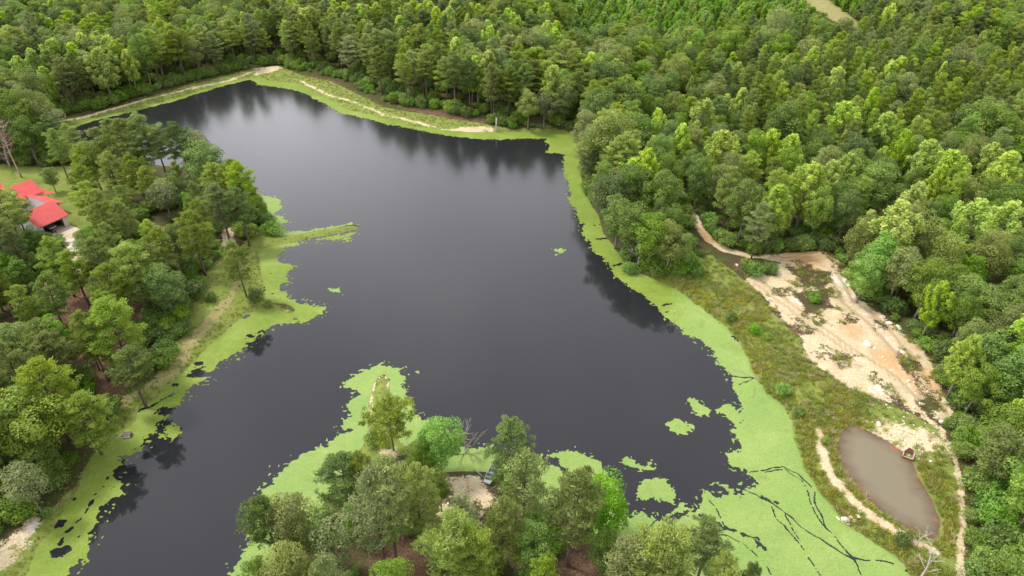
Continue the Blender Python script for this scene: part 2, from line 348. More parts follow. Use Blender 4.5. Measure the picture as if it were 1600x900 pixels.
def water_material():
    m, t, o = newmat('lake_water')
    b = N(t, 'ShaderNodeBsdfPrincipled'); t.links.new(b.outputs[0], o.inputs[0])
    b.inputs['Base Color'].default_value = (0.018, 0.0182, 0.0215, 1); b.inputs['IOR'].default_value = 1.40; b.inputs['Specular IOR Level'].default_value = 0.5
    g = N(t, 'ShaderNodeTexCoord').outputs['Object']
    # wind patches: the open far half of the lake is ruffled, the near arms lie calm
    sx = N(t, 'ShaderNodeSeparateXYZ'); t.links.new(g, sx.inputs[0])
    far = N(t, 'ShaderNodeMapRange', interpolation_type='SMOOTHSTEP'); far.inputs['From Min'].default_value = 85; far.inputs['From Max'].default_value = 170
    t.links.new(sx.outputs[1], far.inputs[0])
    mp = N(t, 'ShaderNodeMapping'); mp.inputs['Scale'].default_value = (1.0, 0.45, 1); t.links.new(g, mp.inputs[0])
    patch = noise(t, 0.035, 3, 0.5, mp.outputs[0])
    wind = math_(t, 'MULTIPLY', far.outputs[0], math_(t, 'ADD', 0.45, math_(t, 'MULTIPLY', patch, 1.1)))
    rr = math_(t, 'ADD', 0.03, math_(t, 'MULTIPLY', wind, 0.10)); t.links.new(rr, b.inputs['Roughness'])
    mw = N(t, 'ShaderNodeMapping'); mw.inputs['Scale'].default_value = (0.8, 1.6, 1); mw.inputs['Rotation'].default_value = (0, 0, R(12)); t.links.new(g, mw.inputs[0])
    wv = noise(t, 1.3, 4, 0.6, mw.outputs[0], 0.3)
    bp = N(t, 'ShaderNodeBump'); bp.inputs['Distance'].default_value = 0.05
    t.links.new(math_(t, 'ADD', 0.03, math_(t, 'MULTIPLY', wind, 0.34)), bp.inputs['Strength'])
    t.links.new(wv, bp.inputs['Height']); t.links.new(bp.outputs[0], b.inputs['Normal'])
    return m
M['water'] = water_material()
def pond_material():
    m, t, o = newmat('muddy_water')
    b = N(t, 'ShaderNodeBsdfPrincipled'); t.links.new(b.outputs[0], o.inputs[0])
    b.inputs['Roughness'].default_value = 0.08; b.inputs['IOR'].default_value = 1.33
    g = N(t, 'ShaderNodeTexCoord').outputs['Object']
    at = N(t, 'ShaderNodeAttribute', attribute_name='deep').outputs['Fac']
    n = noise(t, 0.45, 5, 0.6, g)
    s = math_(t, 'ADD', at, math_(t, 'MULTIPLY', math_(t, 'SUBTRACT', n, 0.5), 0.7))
    col = ramp(t, s, [(0.02, (0.130, 0.080, 0.040)), (0.22, (0.155, 0.122, 0.080)), (0.5, (0.190, 0.162, 0.105))])
    n2 = noise(t, 0.33, 4, 0.65, g, 0.5)
    alg = N(t, 'ShaderNodeMapRange', interpolation_type='SMOOTHSTEP'); alg.inputs['From Min'].default_value = 0.58; alg.inputs['From Max'].default_value = 0.66; t.links.new(n2, alg.inputs[0])
    edge = N(t, 'ShaderNodeMapRange'); edge.inputs['From Min'].default_value = 0.75; edge.inputs['From Max'].default_value = 0.3; t.links.new(at, edge.inputs[0])
    col = mixc(t, math_(t, 'MULTIPLY', math_(t, 'MULTIPLY', alg.outputs[0], edge.outputs[0]), 0.7), col, (0.30, 0.105, 0.055))
    t.links.new(col, b.inputs['Base Color'])
    return m
M['pond'] = pond_material()
def duckweed_material(name, a, b_, c):
    m, t, o = newmat(name)
    b = N(t, 'ShaderNodeBsdfPrincipled'); t.links.new(b.outputs[0], o.inputs[0]); b.inputs['Roughness'].default_value = 0.7
    b.inputs['Specular IOR Level'].default_value = 0.25
    g = N(t, 'ShaderNodeTexCoord').outputs['Object']
    n1 = noise(t, 0.10, 5, 0.6, g, 0.4); n2 = noise(t, 0.8, 6, 0.75, g); n3 = noise(t, 4.0, 4, 0.8, g)
    col = ramp(t, math_(t, 'ADD', math_(t, 'MULTIPLY', n1, 0.6), math_(t, 'MULTIPLY', n2, 0.4)), [(0.32, a), (0.52, b_), (0.72, c)])
    col = mixc(t, 0.8, col, ramp(t, n3, [(0.32, (0.58, 0.64, 0.45)), (0.5, (1.0, 1.0, 1.0)), (0.66, (1.18, 1.14, 1.2))]), 'MULTIPLY')
    hole = N(t, 'ShaderNodeMapRange', interpolation_type='SMOOTHSTEP'); hole.inputs['From Min'].default_value = 0.62; hole.inputs['From Max'].default_value = 0.70
    t.links.new(noise(t, 2.3, 4, 0.75, g), hole.inputs[0])
    col = mixc(t, math_(t, 'MULTIPLY', hole.outputs[0], 0.7), col, (0.06, 0.10, 0.02))
    old = N(t, 'ShaderNodeMapRange', interpolation_type='SMOOTHSTEP'); old.inputs['From Min'].default_value = 0.54; old.inputs['From Max'].default_value = 0.68
    t.links.new(noise(t, 0.28, 6, 0.7, g, 0.8), old.inputs[0])
    col = mixc(t, math_(t, 'MULTIPLY', old.outputs[0], 0.38), col, (0.150, 0.185, 0.045))
    t.links.new(col, b.inputs['Base Color'])
    return m
M['weed_pale'] = duckweed_material('duckweed_pale', (0.175, 0.280, 0.068), (0.222, 0.320, 0.078), (0.290, 0.372, 0.115))
M['weed_lime'] = duckweed_material('duckweed_lime', (0.125, 0.190, 0.022), (0.190, 0.262, 0.036), (0.280, 0.350, 0.100))

# ------------------------------------------------------------------ terrain
def axis(parts):
    a = []
    for s, e, st in parts: a += list(np.arange(s, e, st))
    return a
def grow(start, end, step, k=1.25):
    v = [start]
    while v[-1] < end: v.append(v[-1] + step); step *= k
    return v
xs = axis([(-160, 150, 0.6)]); xs = [-x for x in grow(160, 3200, 1.2, 1.09)][::-1][:-1] + xs + grow(150, 3200, 1.2, 1.09)
ys = axis([(36, 190, 0.6), (190, 290, 1.0)]); ys = [-y for y in grow(-35.4, 1500, 1.5, 1.3)][::-1] + ys + grow(290, 4000, 1.3, 1.08)
xs = np.array(sorted(set(np.round(xs, 3)))); ys = np.array(sorted(set(np.round(ys, 3))))
GX, GY = np.meshgrid(xs, ys)
def near_sdf(P, X, Y, pad=12):
    lo = P.min(0) - pad; hi = P.max(0) + pad
    m = (X > lo[0]) & (X < hi[0]) & (Y > lo[1]) & (Y < hi[1])
    d = np.full(X.shape, -float(pad)); d[m] = sdf_poly(X[m], Y[m], P); return d
def near_line(P, X, Y, pad=6):
    lo = P.min(0) - pad; hi = P.max(0) + pad
    m = (X > lo[0]) & (X < hi[0]) & (Y > lo[1]) & (Y < hi[1])
    d = np.full(X.shape, float(pad)); d[m] = sdf_line(X[m], Y[m], P); return d
wob = (fbm(GX * 0.25, GY * 0.25, 4) - 0.5) * 1.6
LK = near_sdf(LAKE, GX, GY, 40); LK = LK + wob * 0.7 * sst(-4, 0, -np.abs(LK) - 0) * 0.4 + wob * 0.3
PD = near_sdf(POND, GX, GY, 12)
Z = np.where(LK > 0, -np.minimum(2.0, LK * 0.35), 0.08 + 0.75 * sst(0, 3.5, -LK) + 0.35 * sst(2, 14, -LK))
inland = sst(8, 38, -LK)
Z += inland * ((fbm(GX * 0.012, GY * 0.012, 3) - 0.45) * 3.0) * sst(170, 320, np.hypot(GX, GY))
Z += (fbm(GX * 0.2, GY * 0.2, 4) - 0.5) * 0.5 * sst(1.0, 5, -LK)
Z = np.where(PD > -5, Z * (1 - sst(-5, 0, PD)) + sst(-5, 0, PD) * 0.55, Z)
Z = np.where(PD > 0, 0.55 - np.minimum(1.2, PD * 0.3), Z)
sandm = sst(-1.2, 1.2, near_sdf(SAND, GX, GY))
gis = np.zeros_like(GX)
for P in GRASSY_IN_SAND: gis = np.maximum(gis, sst(-1.0, 1.0, near_sdf(P, GX, GY, 6)))
Z += sandm * (fbm(GX * 0.5, GY * 0.5, 4) - 0.5) * 0.5
ruts = np.zeros_like(GX)
for pl in ([(1178,444),(1206,465),(1250,497),(1300,535),(1332,555)], [(1190,440),(1216,461),(1260,494),(1310,532),(1345,556),(1400,590),(1450,640)], [(1310,430),(1330,470),(1365,495),(1400,530),(1435,570),(1460,620),(1480,650)], [(1298,436),(1318,476),(1352,503),(1386,538),(1420,578),(1446,628)], [(1200,405),(1250,412),(1300,404)], [(1205,401),(1252,406),(1300,399)]):
    ruts = np.maximum(ruts, sst(0.75, 0.15, near_line(poly(pl, 0.8), GX, GY)))
ruts *= sandm
Z -= 0.16 * ruts
beach = np.zeros_like(GX)
for P in BEACHES: beach = np.maximum(beach, sst(-1.4, 1.4, near_sdf(P, GX, GY, 8)))
track = np.zeros_like(GX)
trod = np.zeros_like(GX)
for wd, pl, s in TRACKS:
    q_ = s * sst(wd + 0.45 + 0.5 * wd, wd * 0.4, near_line(poly(pl, 0.8), GX, GY))
    if s <= 0.5: trod = np.maximum(trod, q_)
    else: track = np.maximum(track, q_)
wearing = np.zeros_like(GX)
rb = sst(-2, 2, near_sdf(RBANK, GX, GY)); lb = sst(-2, 2, near_sdf(LBANK, GX, GY)); lw = sst(-3, 3, near_sdf(LAWN, GX, GY)); fb = sst(-1.5, 1.5, near_sdf(FARBANK, GX, GY)); st = sst(-3, 3, near_sdf(STRIP, GX, GY))
sp = np.maximum(sst(-1, 1, near_sdf(SPITS[0], GX, GY)), sst(-1, 1, near_sdf(SPITS[1], GX, GY)))
rim = sst(3.2, 0.5, np.abs(PD + 1.6)) * 0.0
litm = np.zeros_like(GX)
for P in LITTER: litm = np.maximum(litm, 0.54 * sst(-4, 4, near_sdf(P, GX, GY)))
grass = np.maximum.reduce([rb * 0.85, lb * 0.78, lw * 0.95, fb * 0.8, sp * 0.95, st * 0.95])
tufty = sst(0.53, 0.66, fbm(GX * 0.27 + 3, GY * 0.27, 4))
sand = np.maximum.reduce([sandm * (0.82 - 0.34 * tufty) * (1 - 0.7 * gis), beach * (0.76 - 0.2 * tufty), track])
sand = np.maximum(sand, 0.62 * sst(-0.95, -0.5, LK) * sst(0.1, -0.2, LK) * sst(-1, 1, near_sdf(poly([(570,575),(625,575),(618,650),(570,700)], 0.8), GX, GY)))
sand = np.maximum(sand, 0.62 * sst(6, 1, near_line(poly([(1390,675),(1420,690),(1445,690)], 0.8), GX, GY, 10)))
PXX, PYY = pj(GX.ravel(), np.maximum(GY.ravel(), 5), 0.8); PXX = PXX.reshape(GX.shape); PYY = PYY.reshape(GX.shape)
def blob(x, y, r): 
    X, Y = un(x, y); return sst(r, 0, np.hypot(GX - X, GY - Y))
orange = np.maximum.reduce([0.7 * blob(1250, 402, 16), 0.7 * blob(1385, 560, 9), 0.75 * blob(1440, 595, 9), 0.6 * blob(1330, 520, 8), 0.6 * blob(1100, 370, 16), 0.5 * blob(1420, 545, 8), 0.33 * sandm])
white = np.maximum.reduce([0.6 * blob(1310, 440, 8), 0.55 * blob(1340, 470, 8), 0.6 * blob(1390, 495, 7), 0.5 * blob(1250, 470, 10), 0.5 * blob(1370, 610, 8), 0.6 * blob(110, 390, 14), 0.5 * blob(40, 830, 8), 0.5 * blob(355, 375, 8), 0.42 * sandm * sst(2.6, 0.6, near_line(poly([(1312,430),(1322,465),(1358,498),(1395,535),(1430,575),(1452,625)], 0.8), GX, GY))])
dry = trod * 0.8 + 0.27 + 0.02 * lb + 0.08 * fb + 0.3 * st - 0.35 * lw - 0.25 * sp - 0.1 * rb
mud = np.maximum(sst(0.45, -0.25, Z) * (LK > -3), sst(0.62, 0.45, Z) * (PD > -2)) * np.where(LK > -3, 0.75, 0.9)
ny, nx_ = GX.shape
idx = np.arange(nx_ * ny).reshape(ny, nx_)
quads = np.stack([idx[:-1, :-1], idx[:-1, 1:], idx[1:, 1:], idx[1:, :-1]], -1).reshape(-1, 4)
me = mesh_np('ground', np.stack([GX, GY, Z], -1).reshape(-1, 3), quads, [M['ground']], True)
for k, v in dict(sand=sand, rut=ruts, grass=grass, litter=litm, dry=dry, orange=orange, white=white, mud=mud).items(): fattr(me, k, np.clip(v, 0, 1).ravel())
tag(link('ground', me), kind='structure')
def samp(Fld, x, y):
    i = np.clip(np.searchsorted(xs, x) - 1, 0, len(xs) - 2); j = np.clip(np.searchsorted(ys, y) - 1, 0, len(ys) - 2)
    fx = np.clip((x - xs[i]) / (xs[i + 1] - xs[i]), 0, 1); fy = np.clip((y - ys[j]) / (ys[j + 1] - ys[j]), 0, 1)
    return (Fld[j, i] * (1 - fx) + Fld[j, i + 1] * fx) * (1 - fy) + (Fld[j + 1, i] * (1 - fx) + Fld[j + 1, i + 1] * fx) * fy
def gz(x, y): return float(samp(Z, np.array([x]), np.array([y]))[0])

# ------------------------------------------------------------------ lake, muddy pond
lo = LAKE.min(0) - 6; hi = LAKE.max(0) + 6
me = mesh_np('lake_water', [(lo[0], lo[1], 0), (hi[0], lo[1], 0), (hi[0], hi[1], 0), (lo[0], hi[1], 0)], [[0, 1, 2, 3]], [M['water']])
tag(link('lake_water', me), kind='structure')
px = np.arange(POND[:, 0].min() - 1.5, POND[:, 0].max() + 1.5, 0.4); py = np.arange(POND[:, 1].min() - 1.5, POND[:, 1].max() + 1.5, 0.4)
AX, AY = np.meshgrid(px, py); pd_ = sdf_poly(AX, AY, POND)
ii = np.arange(AX.size).reshape(AX.shape); q = np.stack([ii[:-1, :-1], ii[:-1, 1:], ii[1:, 1:], ii[1:, :-1]], -1).reshape(-1, 4)
q = q[(pd_.ravel()[q] > -1.2).any(1)]
me = mesh_np('pond_water', np.stack([AX, AY, np.full(AX.shape, 0.5)], -1).reshape(-1, 3), q, [M['pond']], True)
fattr(me, 'deep', np.clip(pd_ / 5.0, 0, 1).ravel())
tag(link('pond_water', me), kind='structure')

# ------------------------------------------------------------------ duckweed
def duckweed(name, px_poly, mat, label=None, cov=0.0, cut=(), rag=1.1, grp=None, stuff=True, cell=0.2, freq=1.0):
    P = poly(px_poly, 0.0)
    a = np.arange(P[:, 0].min() - 2, P[:, 0].max() + 2, cell); b = np.arange(P[:, 1].min() - 2, P[:, 1].max() + 2, cell)
    X, Y = np.meshgrid(a, b)
    c = (samp(LK, X.ravel(), Y.ravel()).reshape(X.shape) > -0.5)
    d = np.full(X.shape, -9.0); d[c] = sdf_poly(X[c], Y[c], P)
    k = d + (fbm(X * 0.55 * freq, Y * 0.55 * freq, 5) - 0.5) * 2.4 * rag + (fbm(X * 0.16, Y * 0.16, 3) - 0.5) * 1.5 * rag + (fbm(X * 2.4 + 5, Y * 2.4, 3) - 0.5) * 1.5
    k = np.maximum(k, np.minimum(d + 1.5 * rag, (fbm(X * 2.3 + 77, Y * 2.3, 4) - 0.625 + 0.03 * np.clip(d, -2, 0)) * 6))
    k = np.where(c, k, -9)
    if cov: k = np.minimum(k, (fbm(X * 0.32 + 40, Y * 0.45, 5) - cov) * 8)
    for wd, pl in cut:
        L = poly(pl, 0.0)
        wx = (fbm(X * 0.35 + wd, Y * 0.35, 3) - 0.5) * 1.2; wy = (fbm(X * 0.35 + 31, Y * 0.35 + wd, 3) - 0.5) * 1.2
        k = np.minimum(k, near_line(L, X + wx, Y + wy) - wd * (0.5 + vnoise(X * 0.9, Y * 0.9)) - 0.045 - 0.13 * (vnoise(X * 1.3, Y * 1.3) - 0.5)) if wd < 0.1 else np.minimum(k, near_line(L, X + wx, Y + wy) + (fbm(X * 1.3, Y * 1.3, 3) - 0.5) * 1.2 - wd)
    kk = k.ravel()
    ii = np.arange(X.size).reshape(X.shape); q = np.stack([ii[:-1, :-1], ii[:-1, 1:], ii[1:, 1:], ii[1:, :-1]], -1).reshape(-1, 4)
    q = q[(kk[q] > 0).sum(1) >= 3]
    used, inv = np.unique(q, return_inverse=True); q = inv.reshape(-1, 4)
    r = np.random.default_rng(len(q))
    V = np.stack([X.ravel()[used] + r.normal(0, cell * 0.16, len(used)), Y.ravel()[used] + r.normal(0, cell * 0.16, len(used)), 0.02 + 0.012 * r.random(len(used))], -1)
    o = link(name, mesh_np(name, V, q, [mat], True))
    if stuff: tag(o, label, 'duckweed', kind='stuff')
    else: tag(o, label, 'duckweed', grp)
    return o
duckweed('duckweed_mat', [(60,930),(101,898),(128,873),(144,838),(150,818),(163,791),(196,758),(175,744),(187,721),(222,706),(227,686),(249,674),(246,658),(266,651),(249,643),(280,634),(292,620),(307,604),(338,585),(346,569),(373,554),(395,530),(408,517),(440,507),(480,503),(503,491),(506,481),(474,472),(448,462),(431,451),(451,441),(445,430),(458,416),(440,410),(434,399),(448,387),(466,383),(509,371),(526,368),(561,360),(540,375),(400,380),(380,470),(300,540),(200,640),(100,760),(10,900),(10,940)],
  M['weed_lime'], 'lime green duckweed mat with dark gaps along the left bank', cov=0.31, cut=[(0.16, [(95,850),(125,810),(150,770)]), (0.12, [(110,850),(130,835)]), (0.12, [(200,650),(240,632),(270,615)])], cell=0.14)
duckweed('duckweed_mat', [(549,348),(523,354),(480,360),(448,361),(442,352),(448,347),(442,338),(428,335),(440,326),(437,312),(414,306),(379,283),(360,300),(420,372),(480,368),(560,353)], M['weed_pale'], 'pale duckweed mat in the cove above the narrow grass spit', rag=0.8)
duckweed('duckweed_mat', [(80,205),(100,205),(143,190),(213,173),(267,160),(310,146),(353,133),(393,124),(400,132),(427,135),(467,143),(490,154),(510,164),(530,176),(567,184),(600,193),(653,203),(700,212),(733,215),(770,218),(813,217),(850,217),(860,230),(853,238),(883,241),(880,260),(883,267),(890,310),(903,340),(910,363),(923,387),(947,407),(960,430),(983,450),(1027,477),(1043,497),(1062,512),(1075,440),(960,370),(930,230),(900,190),(700,190),(440,100),(300,130),(60,195)],
  M['weed_lime'], 'narrow lime green duckweed band along the far shore and right bank', rag=0.7, cell=0.22, cut=[(0.25, [(905,352),(935,350)]), (0.25, [(925,375),(955,372)]), (0.2, [(962,415),(985,408)]), (0.25, [(1037,478),(1060,474)]), (0.2, [(1040,488),(1062,485),(1068,478)])])
duckweed('duckweed_mat', [(1043,497),(1062,512),(1097,537),(1120,561),(1143,588),(1137,583),(1153,617),(1163,660),(1143,673),(1160,700),(1137,710),(1143,727),(1167,737),(1187,757),(1175,764),(1163,760),(1163,777),(1140,770),(1130,780),(1103,773),(1090,797),(1063,803),(1047,815),(1030,812),(1000,803),(987,803),(960,815),(960,870),(1100,960),(1300,1040),(1450,1040),(1450,920),(1330,800),(1260,700),(1180,560),(1062,440)],
  M['weed_pale'], 'broad pale green duckweed carpet with dark drift lines at the right bank', rag=0.75, cell=0.1,
  cut=[(0.02, [(1165,735),(1190,735),(1225,731),(1245,740),(1265,762),(1275,785),(1290,820),(1320,860),(1350,900)]), (0.0, [(1190,738),(1228,735),(1250,750),(1270,790),(1283,815),(1310,845)]), (0.05, [(1160,765),(1200,782),(1240,810),(1290,850),(1330,875),(1398,882)]), (0.0, [(1202,790),(1215,815),(1250,850),(1275,890),(1285,910)]),
       (0.22, [(1192,778),(1211,786)]), (0.12, [(1095,805),(1120,815),(1138,826)]), (0.22, [(1136,822),(1148,830)]), (0.1, [(1148,830),(1172,838),(1190,846)]), (0.16, [(1176,839),(1198,860)]), (0.0, [(1108,785),(1125,808),(1140,826)]), (0.0, [(1100,830),(1140,840),(1170,858),(1200,885),(1215,905)]), (0.12, [(1178,855),(1186,860)]),
       (0.25, [(1038,815),(1046,850),(1052,880)]), (0.05, [(1030,812),(1000,840),(985,850)]), (0.0, [(1225,800),(1240,830),(1250,845)]), (0.05, [(1150,588),(1180,590)]), (0.04, [(1155,600),(1176,592)])])
duckweed('duckweed_mat', [(340,950),(360,900),(366,877),(389,853),(398,815),(408,768),(428,744),(463,715),(506,696),(548,672),(531,667),(544,651),(542,632),(560,616),(539,606),(544,593),(572,575),(595,569),(622,577),(632,589),(630,604),(636,608),(632,628),(650,647),(680,660),(723,698),(757,700),(780,703),(795,722),(830,722),(850,713),(873,707),(900,705),(933,717),(950,737),(957,752),(965,780),(990,806),(1010,870),(850,830),(700,760),(600,720),(560,760),(440,1000)],
  M['weed_pale'], 'pale green duckweed skirt around the near wooded point', rag=0.7, cell=0.14, cut=[(0.6, [(855,717),(870,722)]), (0.3, [(868,720),(885,735)])])
PATCH = [([(1075,623),(1087,622),(1107,640),(1106,650),(1088,650),(1075,633)], 'tall oval duckweed patch floating nearest the right mat'),
 ([(1041,658),(1060,656),(1067,660),(1084,667),(1082,674),(1060,679),(1048,673),(1042,665)], 'flat lobed duckweed patch afloat below the oval one'),
 ([(996,760),(1010,752),(1033,744),(1043,750),(1046,763),(1056,768),(1051,787),(1030,780),(996,780)], 'large angular duckweed patch floating right of the wooded point'),
 ([(1052,799),(1065,783),(1079,795),(1073,802)], 'small duckweed scrap between angular patch and the right carpet'),
 ([(255,672),(268,662),(281,668),(282,680),(270,689),(258,684)], 'round lime duckweed patch in dark water off the left bank')]
for i, (p, l) in enumerate(PATCH):
    duckweed('duckweed_patch', p, M['weed_lime'] if i == 4 else M['weed_pale'], l, rag=0.35, stuff=False, grp='floating duckweed patches', freq=1.8, cell=0.16)
SCRAPS = [([(1056,638),(1067,630),(1074,641),(1058,644)], 'sparse specks of duckweed left of the oval patch', 0.5), ([(1121,640),(1137,628),(1147,640),(1165,660),(1155,662),(1140,655),(1127,645)], 'broken duckweed flakes at the right mat edge', 0.42),
 ([(972,715),(985,716),(1000,724),(1020,724),(1018,733),(1000,738),(985,730),(974,728)], 'string of duckweed flakes in open water above the angular patch', 0.48), ([(1112,748),(1125,755),(1145,765),(1142,770),(1115,755)], 'thin string of duckweed flakes beside the right carpet', 0.45),
 ([(636,572),(650,570),(656,578),(645,583)], 'duckweed flakes off the grassy tip of the near point', 0.5), ([(865,390),(880,388),(882,396),(870,398)], 'duckweed flake drifting in the middle of the lake', 0.42), ([(414,735),(424,730),(436,742),(420,742)], 'duckweed flakes left of the near wooded point', 0.5), ([(516,452),(530,450),(532,460),(518,460)], 'duckweed flakes off the left cove', 0.5),
 ([(178,835),(192,832),(194,840),(182,842)], 'duckweed flakes off the lower left bank', 0.45)]
for p, l, cv in SCRAPS:
    duckweed('duckweed_flakes', p, M['weed_pale'], l, cov=cv, rag=0.5, freq=2.2, cell=0.16)

# ------------------------------------------------------------------ tree kinds
def quads_from(c, ax, up, hl, hw, taper=0.35):
    """leaf blades: centre c, long axis ax, side axis up; diamond-ish quads"""
    a = c - ax * hl[:, None]; b = c + ax * hl[:, None]
    V = np.stack([a, c - ax * (hl * 0.1)[:, None] + up * hw[:, None], b, c - ax * (hl * 0.1)[:, None] - up * hw[:, None]], 1).reshape(-1, 3)
    return V, np.arange(len(V)).reshape(-1, 4)
def unit(v): return v / (np.linalg.norm(v, axis=1, keepdims=True) + 1e-9)
def sprays(r, C, D, n, spread, L, W, tones, upb=0.35, jit=0.5):
    """needle/leaf sprays: n blades at each centre C, pushed towards D"""
    K = len(C); c = np.repeat(C, n, 0); d = np.repeat(D, n, 0); t = np.repeat(tones, n)
    dr = unit(r.normal(0, 1, (K * n, 3)) * jit * 1.6 + d * 0.9 + np.array([0, 0, upb]))
    rad = r.uniform(0.1, 1.0, K * n) ** 0.6 * spread
    off = unit(r.normal(0, 1, (K * n, 3)) + d * 0.4 + np.array([0, 0, 0.25])) * rad[:, None]
    off[:, 2] *= 0.6
    side = unit(np.cross(dr, r.normal(0, 1, (K * n, 3))))
    hl = r.uniform(0.6, 1.25, K * n) * L / 2; hw = r.uniform(0.7, 1.3, K * n) * W / 2
    V, Fq = quads_from(c + off, dr, side, hl, hw)
    return V, Fq, np.repeat(t + r.normal(0, 0.12, K * n), 4)
def leaves(r, C, Rr, n, size, tones, upb=0.4, shell=0.72, flat=0.8):
    K = len(C); c = np.repeat(C, n, 0); rr = np.repeat(Rr, n); t = np.repeat(tones, n)
    d = unit(r.normal(0, 1, (K * n, 3)) + np.array([0, 0, upb]))
    p = c + d * (rr * r.uniform(shell, 1.06, K * n))[:, None] * np.array([1, 1, flat])
    nrm = unit(d + r.normal(0, 0.55, (K * n, 3)) + np.array([0, 0, 0.25]))
    ax = unit(np.cross(nrm, r.normal(0, 1, (K * n, 3)))); side = np.cross(nrm, ax)
    hl = r.uniform(0.6, 1.3, K * n) * size / 2; hw = hl * r.uniform(0.55, 0.8, K * n)
    V, Fq = quads_from(p, ax, side, hl, hw)
    return V, Fq, np.repeat(t + r.normal(0, 0.1, K * n), 4)

def crown_mesh(name, parts, mat):
    V = np.concatenate([p[0] for p in parts]); b = 0; Fs = []
    for p in parts: Fs.append(p[1] + b); b += len(p[0])
    me = mesh_np(name, V, np.concatenate(Fs), [mat], False)
    fattr(me, 'tone', np.clip(np.concatenate([p[2] for p in parts]), 0, 1)); return me
def trunk_path(r, H, bend):
    k = 7; a = r.uniform(0, 6.28); ph = r.uniform(0, 6.28)
    return [Vector((math.cos(a) * bend * (i / k) ** 2 + 0.08 * math.sin(ph + i), math.sin(a) * bend * (i / k) ** 2 + 0.08 * math.cos(ph + i * 1.3), H * i / k - (0.5 if i == 0 else 0))) for i in range(k + 1)]
def along(P, f):
    x = f * (len(P) - 1); i = min(int(x), len(P) - 2); return P[i].lerp(P[i + 1], x - i)

KINDS = {}
def make_pine(key, seed, H=16, start=0.45, Rm=2.9, limbs=34, mat='pine', bend=0.5, flat=False, tuft=1.12, dens=38):
    r = np.random.default_rng(seed); rr = random.Random(seed)
    mb = MB(); P = trunk_path(r, H, bend); rb_ = 0.013 * H + 0.02
    mb.tube(P, [rb_ * (1 - 0.82 * i / 7) for i in range(8)], 6)
    C = []; D = []; T = []
    for i in range(limbs):
        f = start + (0.985 - start) * (i + rr.random()) / limbs
        u = (f - start) / (1 - start)
        prof = (math.sin(math.pi * min(1, (u * 0.80 + 0.20))) ** 0.75) if not flat else (math.sin(math.pi * min(1, u * 0.72 + 0.2)) ** 0.5)
        ln = max(0.35, Rm * prof * rr.uniform(0.6, 1.12))
        az = i * 2.4 + rr.uniform(-0.5, 0.5); el = rr.uniform(-0.05, 0.3) + 0.75 * u ** 2
        b = along(P, f); d = Vector((math.cos(az) * math.cos(el), math.sin(az) * math.cos(el), math.sin(el)))
        m_ = b + d * ln * 0.55; e = b + d * ln + Vector((0, 0, 0.13 * ln))
        mb.tube([b, m_, e], [0.018 + 0.016 * ln, 0.014 + 0.009 * ln, 0.012], 4)
        tone = rr.random() ** 1.5 * 0.8
        nt_ = max(2, int(2 + ln * 2.6))
        for k in range(nt_):
            g = rr.uniform(0.38, 1.05); q = b.lerp(e, g)
            s = 0.42 * ln * (1.15 - 0.5 * g) * rr.uniform(-1, 1)
            q = q + Vector((-math.sin(az), math.cos(az), 0)) * s + Vector((0, 0, rr.uniform(-0.1, 0.28)))
            C.append(q); D.append(d + Vector((0, 0, 0.5))); T.append(tone + rr.uniform(-0.1, 0.25))
    for k in range(5):
        C.append(P[-1] + Vector((rr.uniform(-.3, .3), rr.uniform(-.3, .3), rr.uniform(-0.6, 0.15)))); D.append(Vector((0, 0, 1))); T.append(0.5)
    C = np.array(C); D = unit(np.array(D)); T = np.array(T)
    cr_ = crown_mesh(key + '_crown', [sprays(r, C, D, dens, 0.50 * tuft, 0.40 * tuft, 0.10 * tuft, T)], M[mat])
    KINDS[key] = (mb.mesh(key + '_trunk', M['bark'], True), cr_, H)
def make_broad(key, seed, H=14, Rm=3.6, mat='oak', clumps=34, base=0.30, squash=0.85, leaf=0.27, nleaf=230, cr_r=(0.85, 1.45), point=0.0, bark='bark_grey', gap=0.0):
    r = np.random.default_rng(seed); rr = random.Random(seed)
    mb = MB(); P = trunk_path(r, H * 0.75, 0.5); rb_ = 0.016 * H + 0.02
    mb.tube(P, [rb_ * (1 - 0.75 * i / 7) for i in range(8)], 6)
    zc = H * (1 + base) / 2; hz = H * (1 - base) / 2
    C = []; Rr = []; T = []
    for i in range(clumps):
        u = (i + 0.5) / clumps; z = 1 - 1.75 * u ** 0.9; az = i * 2.39996 + rr.uniform(-0.35, 0.35)
        rad = math.sqrt(max(0.02, 1 - z * z)) * (1 - point * max(0, z + 0.2) * 0.55) * rr.uniform(0.55, 1.12)
        k = rr.uniform(*cr_r) * (1 - 0.25 * point * max(0, z))
        lob = 1 + 0.16 * math.sin(2 * az + seed) + 0.1 * math.sin(3 * az + 2 * seed)
        p = Vector((math.cos(az) * rad * (Rm - k * 0.7) * lob, math.sin(az) * rad * (Rm - k * 0.7) * lob, zc + z * (hz - k * 0.55) + rr.uniform(-0.07, 0.05) * H))
        C.append(p); Rr.append(k); T.append(rr.random() ** 1.4 * 0.85)
        if i % 2 == 0:
            b = along(P, min(0.98, max(0.25, (p.z / (H * 0.75)) * 0.62))); mid = b.lerp(p, 0.55) + Vector((0, 0, -0.25))
            mb.tube([b, mid, p], [0.05 + 0.004 * H, 0.05, 0.02], 4)
    # a few inner masses so the crown is not hollow
    for k in range(6):
        C.append(Vector((rr.uniform(-.35, .35) * Rm, rr.uniform(-.35, .35) * Rm, zc + rr.uniform(-.5, .45) * hz))); Rr.append(1.3); T.append(0.1)
    C = np.array(C); Rr = np.array(Rr); T = np.array(T)
    KINDS[key] = (mb.mesh(key + '_trunk', M[bark], True), crown_mesh(key + '_crown', [leaves(r, C, Rr, nleaf, leaf, T, flat=squash)], M[mat]), H)
